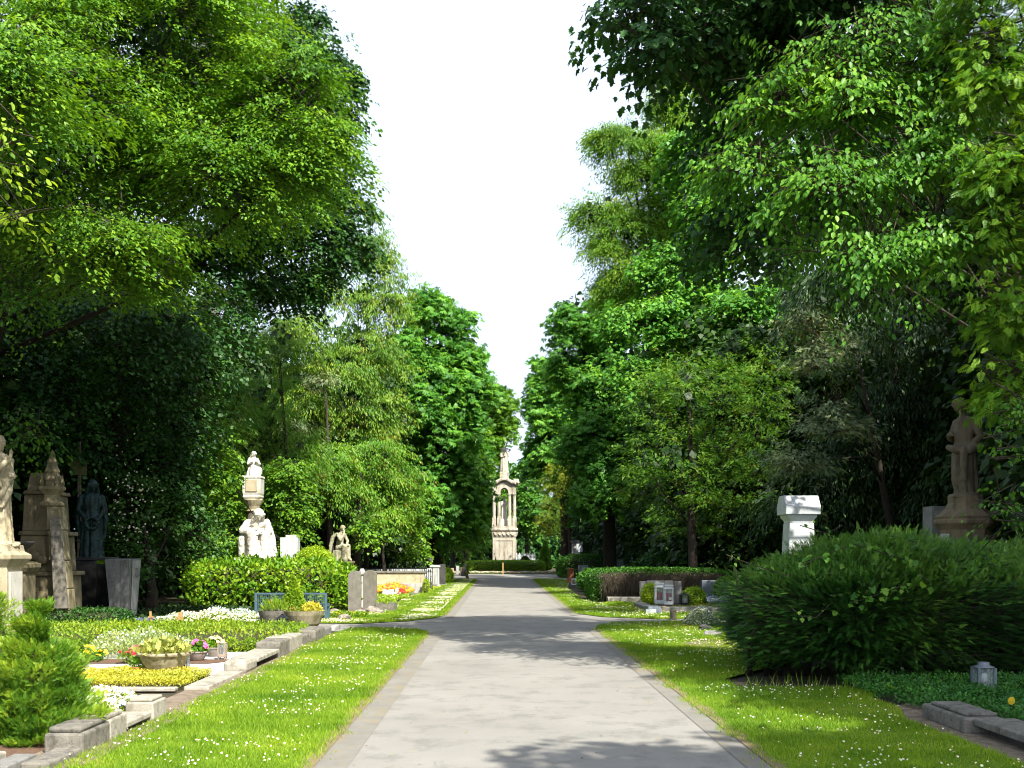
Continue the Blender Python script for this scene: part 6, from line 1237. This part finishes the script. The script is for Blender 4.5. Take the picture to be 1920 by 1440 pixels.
# big dark bush, near right
def big_bush():
    t = thing('large_yew_bush', 'huge dark sprawling yew bush with vines, filling the near right', 'bush', 4.9, 15.0)
    lobes = [((4.22,14.4,.68),(.72,1.0,.62)), ((4.75,14.9,.82),(1.1,1.4,.76)), ((5.6,15.1,.85),(1.3,1.6,.80)), ((6.7,15.2,.75),(1.3,1.6,.80)), ((7.6,15.4,.75),(1.2,1.5,.75)), ((4.4,15.6,.7),(.9,1.3,.66))]
    mb = MB()
    for c, r in lobes: mb.ell(c, (r[0]*.6, r[1]*.6, r[2]*.6), 16, 10)
    for i in range(16):
        a = random.uniform(3.3, 7.2); mb.tube([(a,14.6,0),(a+random.uniform(-.2,.2),14.3,.5),(a+random.uniform(-.5,.5),14.0,1.1)],[.04,.03,.015],6)
    mb.build('stems', BARK, t, smooth=True)
    LV = Leaves(); P1 = []; O1 = []
    for c, r in lobes:
        n = 2500; p, o = superpts(c, r, n, 2.4); keep = np.ones(n, bool)
        for c2, r2 in lobes:
            if c2 is not c: keep &= (((p-np.array(c2))/np.array(r2))**2).sum(1) > .55
        keep &= p[:, 2] > .08; P1.append(p[keep]); O1.append(o[keep])
    p = np.concatenate(P1); o = np.concatenate(O1); p = p+o*(snoise(p,2.5,3)*.20+snoise(p,6,5)*.11)[:,None]
    inn = p-o*rng.uniform(.15,.4,len(p))[:,None]; kk_ = rng.random(len(p)) < .45; p = np.concatenate([p, inn[kk_]]); o = np.concatenate([o, o[kk_]])
    n = len(p); L = .42*rng.uniform(.5,1.4,n); m = 6
    # each twig: a run of needled sprays in line, swept outward and sideways in layers
    sx = np.clip((p[:,0]-5.0)*.7, -1.2, 1.2)
    h = unit(np.stack([o[:,0]*.6+sx, o[:,1]*.55-.1, np.clip(o[:,2],0,1)*.75+.02], 1)+rng.normal(0,.20,(n,3)))
    u = (np.arange(m)[None]+rng.random((n,m)))/m; pos = p[:,None]-h[:,None]*.20+h[:,None]*(u*L[:,None])[...,None]+rng.normal(0,.008,(n,m,3)); pos[...,2] -= .10*u**2*L[:,None]
    d = h[:,None]+rng.normal(0,.13,(n,m,3)); nr = np.array([0,-.25,1.])+rng.normal(0,.3,(n,m,3)); N = n*m
    cv = np.clip(.28+.26*snoise(p,1.8,8)+.35*np.clip(p[:,2]-1.0,0,1)+rng.normal(0,.13,n),0,1)  # leaves toned lighter toward the top, as light falls there
    LV.add(pos.reshape(N,3), frames(d.reshape(N,3), nr.reshape(N,3)), .115*rng.uniform(.8,1.25,N), YEWMID, np.clip(cv[:,None]+.42*(u-.35)+rng.normal(0,.12,(n,m)),0,1).reshape(N), L_YEWD)  # inner ends toned darker and tips lighter, painting the bush's inner shade
    LV.add(p-h*.2, frames(h, np.tile([0,0,1.],(n,1))), np.stack([L,np.full(n,.006),np.full(n,.006)],1), TWIGT, .5, TWIG)
    k = (p[:,2] > 1.15); q = p[k]; oq = o[k]; kk = len(q); nn = 5      # loose upright shoots on top
    hh = unit(oq*.5+rng.normal(0,.4,(kk,3))+[0,0,.7]); pos = q[:,None]+hh[:,None]*(rng.random((kk,nn))*.27)[...,None]
    LV.add(pos.reshape(-1,3), frames(np.repeat(hh,nn,0)+rng.normal(0,.4,(kk*nn,3)), rng.normal(0,1,(kk*nn,3))), .09, YEWSP, rng.uniform(.6,1,kk*nn), L_YEWD)
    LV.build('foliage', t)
    V = Leaves(); vb = MB()
    def vine(pts, n, s=.10):
        vb.tube([Vector(q) for q in pts], [.006]*len(pts), 5)
        for i in range(n):
            a = random.random()*(len(pts)-1); j = int(a); c = Vector(pts[j]).lerp(Vector(pts[min(j+1,len(pts)-1)]), a-j)
            c = np.array(c)[None]+rng.normal(0,.05,(1,3)); V.add(c, frames(rng.normal(0,.6,(1,3))+[0,-.3,-.5], np.array([[0,-.7,.8]])+rng.normal(0,.3,(1,3))), s*random.uniform(.6,1.2), MAPLE, random.random(), L_WEED)
    vine([P(1560,1150,13.35),P(1600,1130,13.3),P(1660,1110,13.3),P(1700,1095,13.35)], 26); vine([P(1500,1060,13.6),P(1600,1020,13.7),P(1700,1050,13.6),P(1740,1090,13.5)], 40)
    vine([P(1640,1000,14.2),P(1700,1010,14.2),P(1760,1040,14.2)], 26, .11); vine([P(1480,1080,13.5),P(1400,1055,13.4),P(1362,1040,13.4)], 7, .06); vine([P(1580,985,14.2),P(1550,1000,14.2),P(1500,985,14.1)], 8, .06)
    vine([P(1480,1135,13.2),P(1500,1155,13.15),P(1530,1158,13.2),P(1560,1130,13.3)], 8, .06); vine([P(1380,1110,13.4),P(1382,1085,13.3),P(1378,1060,13.3)], 6, .05)
    vs_ = vb.build('vine_stem', TWIG, t); V.build('vine_leaves', vs_)
big_bush()
x, y = scatter([(2.9,12.9),(6.0,12.6),(6.0,13.3),(3.0,13.4)], 170); nn = len(x); LV = Leaves(); p = np.stack([x,y,x*0],1)
LV.add(p, frames(np.stack([rng.normal(0,.3,nn),rng.normal(0,.3,nn),np.ones(nn)],1), rdir(nn)), np.stack([rng.uniform(.08,.24,nn),np.full(nn,.16),np.full(nn,.1)],1), BLADE, rng.random(nn), GRASS); tag(LV.build('tall_grass'), 'taller weedy grass along the foot of the big dark bush', 'grass', kind='stuff')
x, y = G(1690,1310); t = thing('fern', 'small fern at the corner of the periwinkle bed', 'fern', x, y); LV = Leaves(); a = rng.uniform(0,6.28,11)
LV.add(np.tile([x,y,.02],(11,1)), frames(np.stack([np.cos(a),np.sin(a),np.full(11,1.)],1), np.stack([-np.cos(a),-np.sin(a),np.full(11,1.)],1)), .24*rng.uniform(.7,1.1,11), FROND, rng.uniform(.6,1,11), L_WEED); LV.build('fronds', t)
# ================================================================ far woods, one mass each
def wood(name, label, spots, mat, seed, leaf=.5, dens=1.0):
    LV = Leaves(); lobes = []
    for (x, y, r, h) in spots: lobes += [(np.array([x,y,h*.62]), np.array([r,r,h*.40])), (np.array([x,y,h*.28]), np.array([r*1.05,r*1.05,h*.30]))]
    p, o = shell_points(lobes, dens, .7, seed, -1, .4); boughs(LV, p, o, 34, 1.6, 1.5, leaf, BROAD, mat, twig=False, tilt=.7); core(LV, lobes, mat, .9, .9)
    tr = MB()
    for (x, y, r, h) in spots: tr.tube([(x,y,0),(x,y,h*.4),(x,y,h*.8)],[.35,.25,.08],8)
    me = tr.build('trunks_tmp', BARK, None); n = len(me.data.vertices)
    co = np.array([v.co[:] for v in me.data.vertices]); fs = [list(f.vertices) for f in me.data.polygons]; bpy.data.objects.remove(me)
    LV.add(np.zeros((1,3)), np.eye(3)[None], 1.0, (co, fs), .5, BARK)
    tag(LV.build(name), label, 'woodland', kind='stuff')
random.seed(11)
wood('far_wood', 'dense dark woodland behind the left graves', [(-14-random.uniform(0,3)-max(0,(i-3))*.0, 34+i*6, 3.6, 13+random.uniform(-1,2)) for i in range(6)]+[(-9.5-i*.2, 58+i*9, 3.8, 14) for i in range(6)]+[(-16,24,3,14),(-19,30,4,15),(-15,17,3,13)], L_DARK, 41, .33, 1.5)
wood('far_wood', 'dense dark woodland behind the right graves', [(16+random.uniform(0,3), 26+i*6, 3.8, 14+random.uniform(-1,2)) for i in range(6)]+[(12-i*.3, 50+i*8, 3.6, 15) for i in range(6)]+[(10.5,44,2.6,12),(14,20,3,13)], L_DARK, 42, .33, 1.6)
wood('far_wood', 'distant woodland beyond the monument', [(-16+i*4.6, 132+random.uniform(-6,6), 4.2, 11.5+random.uniform(-2,2)-(3 if 3 <= i <= 5 else 0)) for i in range(9)], L_MAPLED, 43, .55, .6)
print('polygons in foliage', NF)
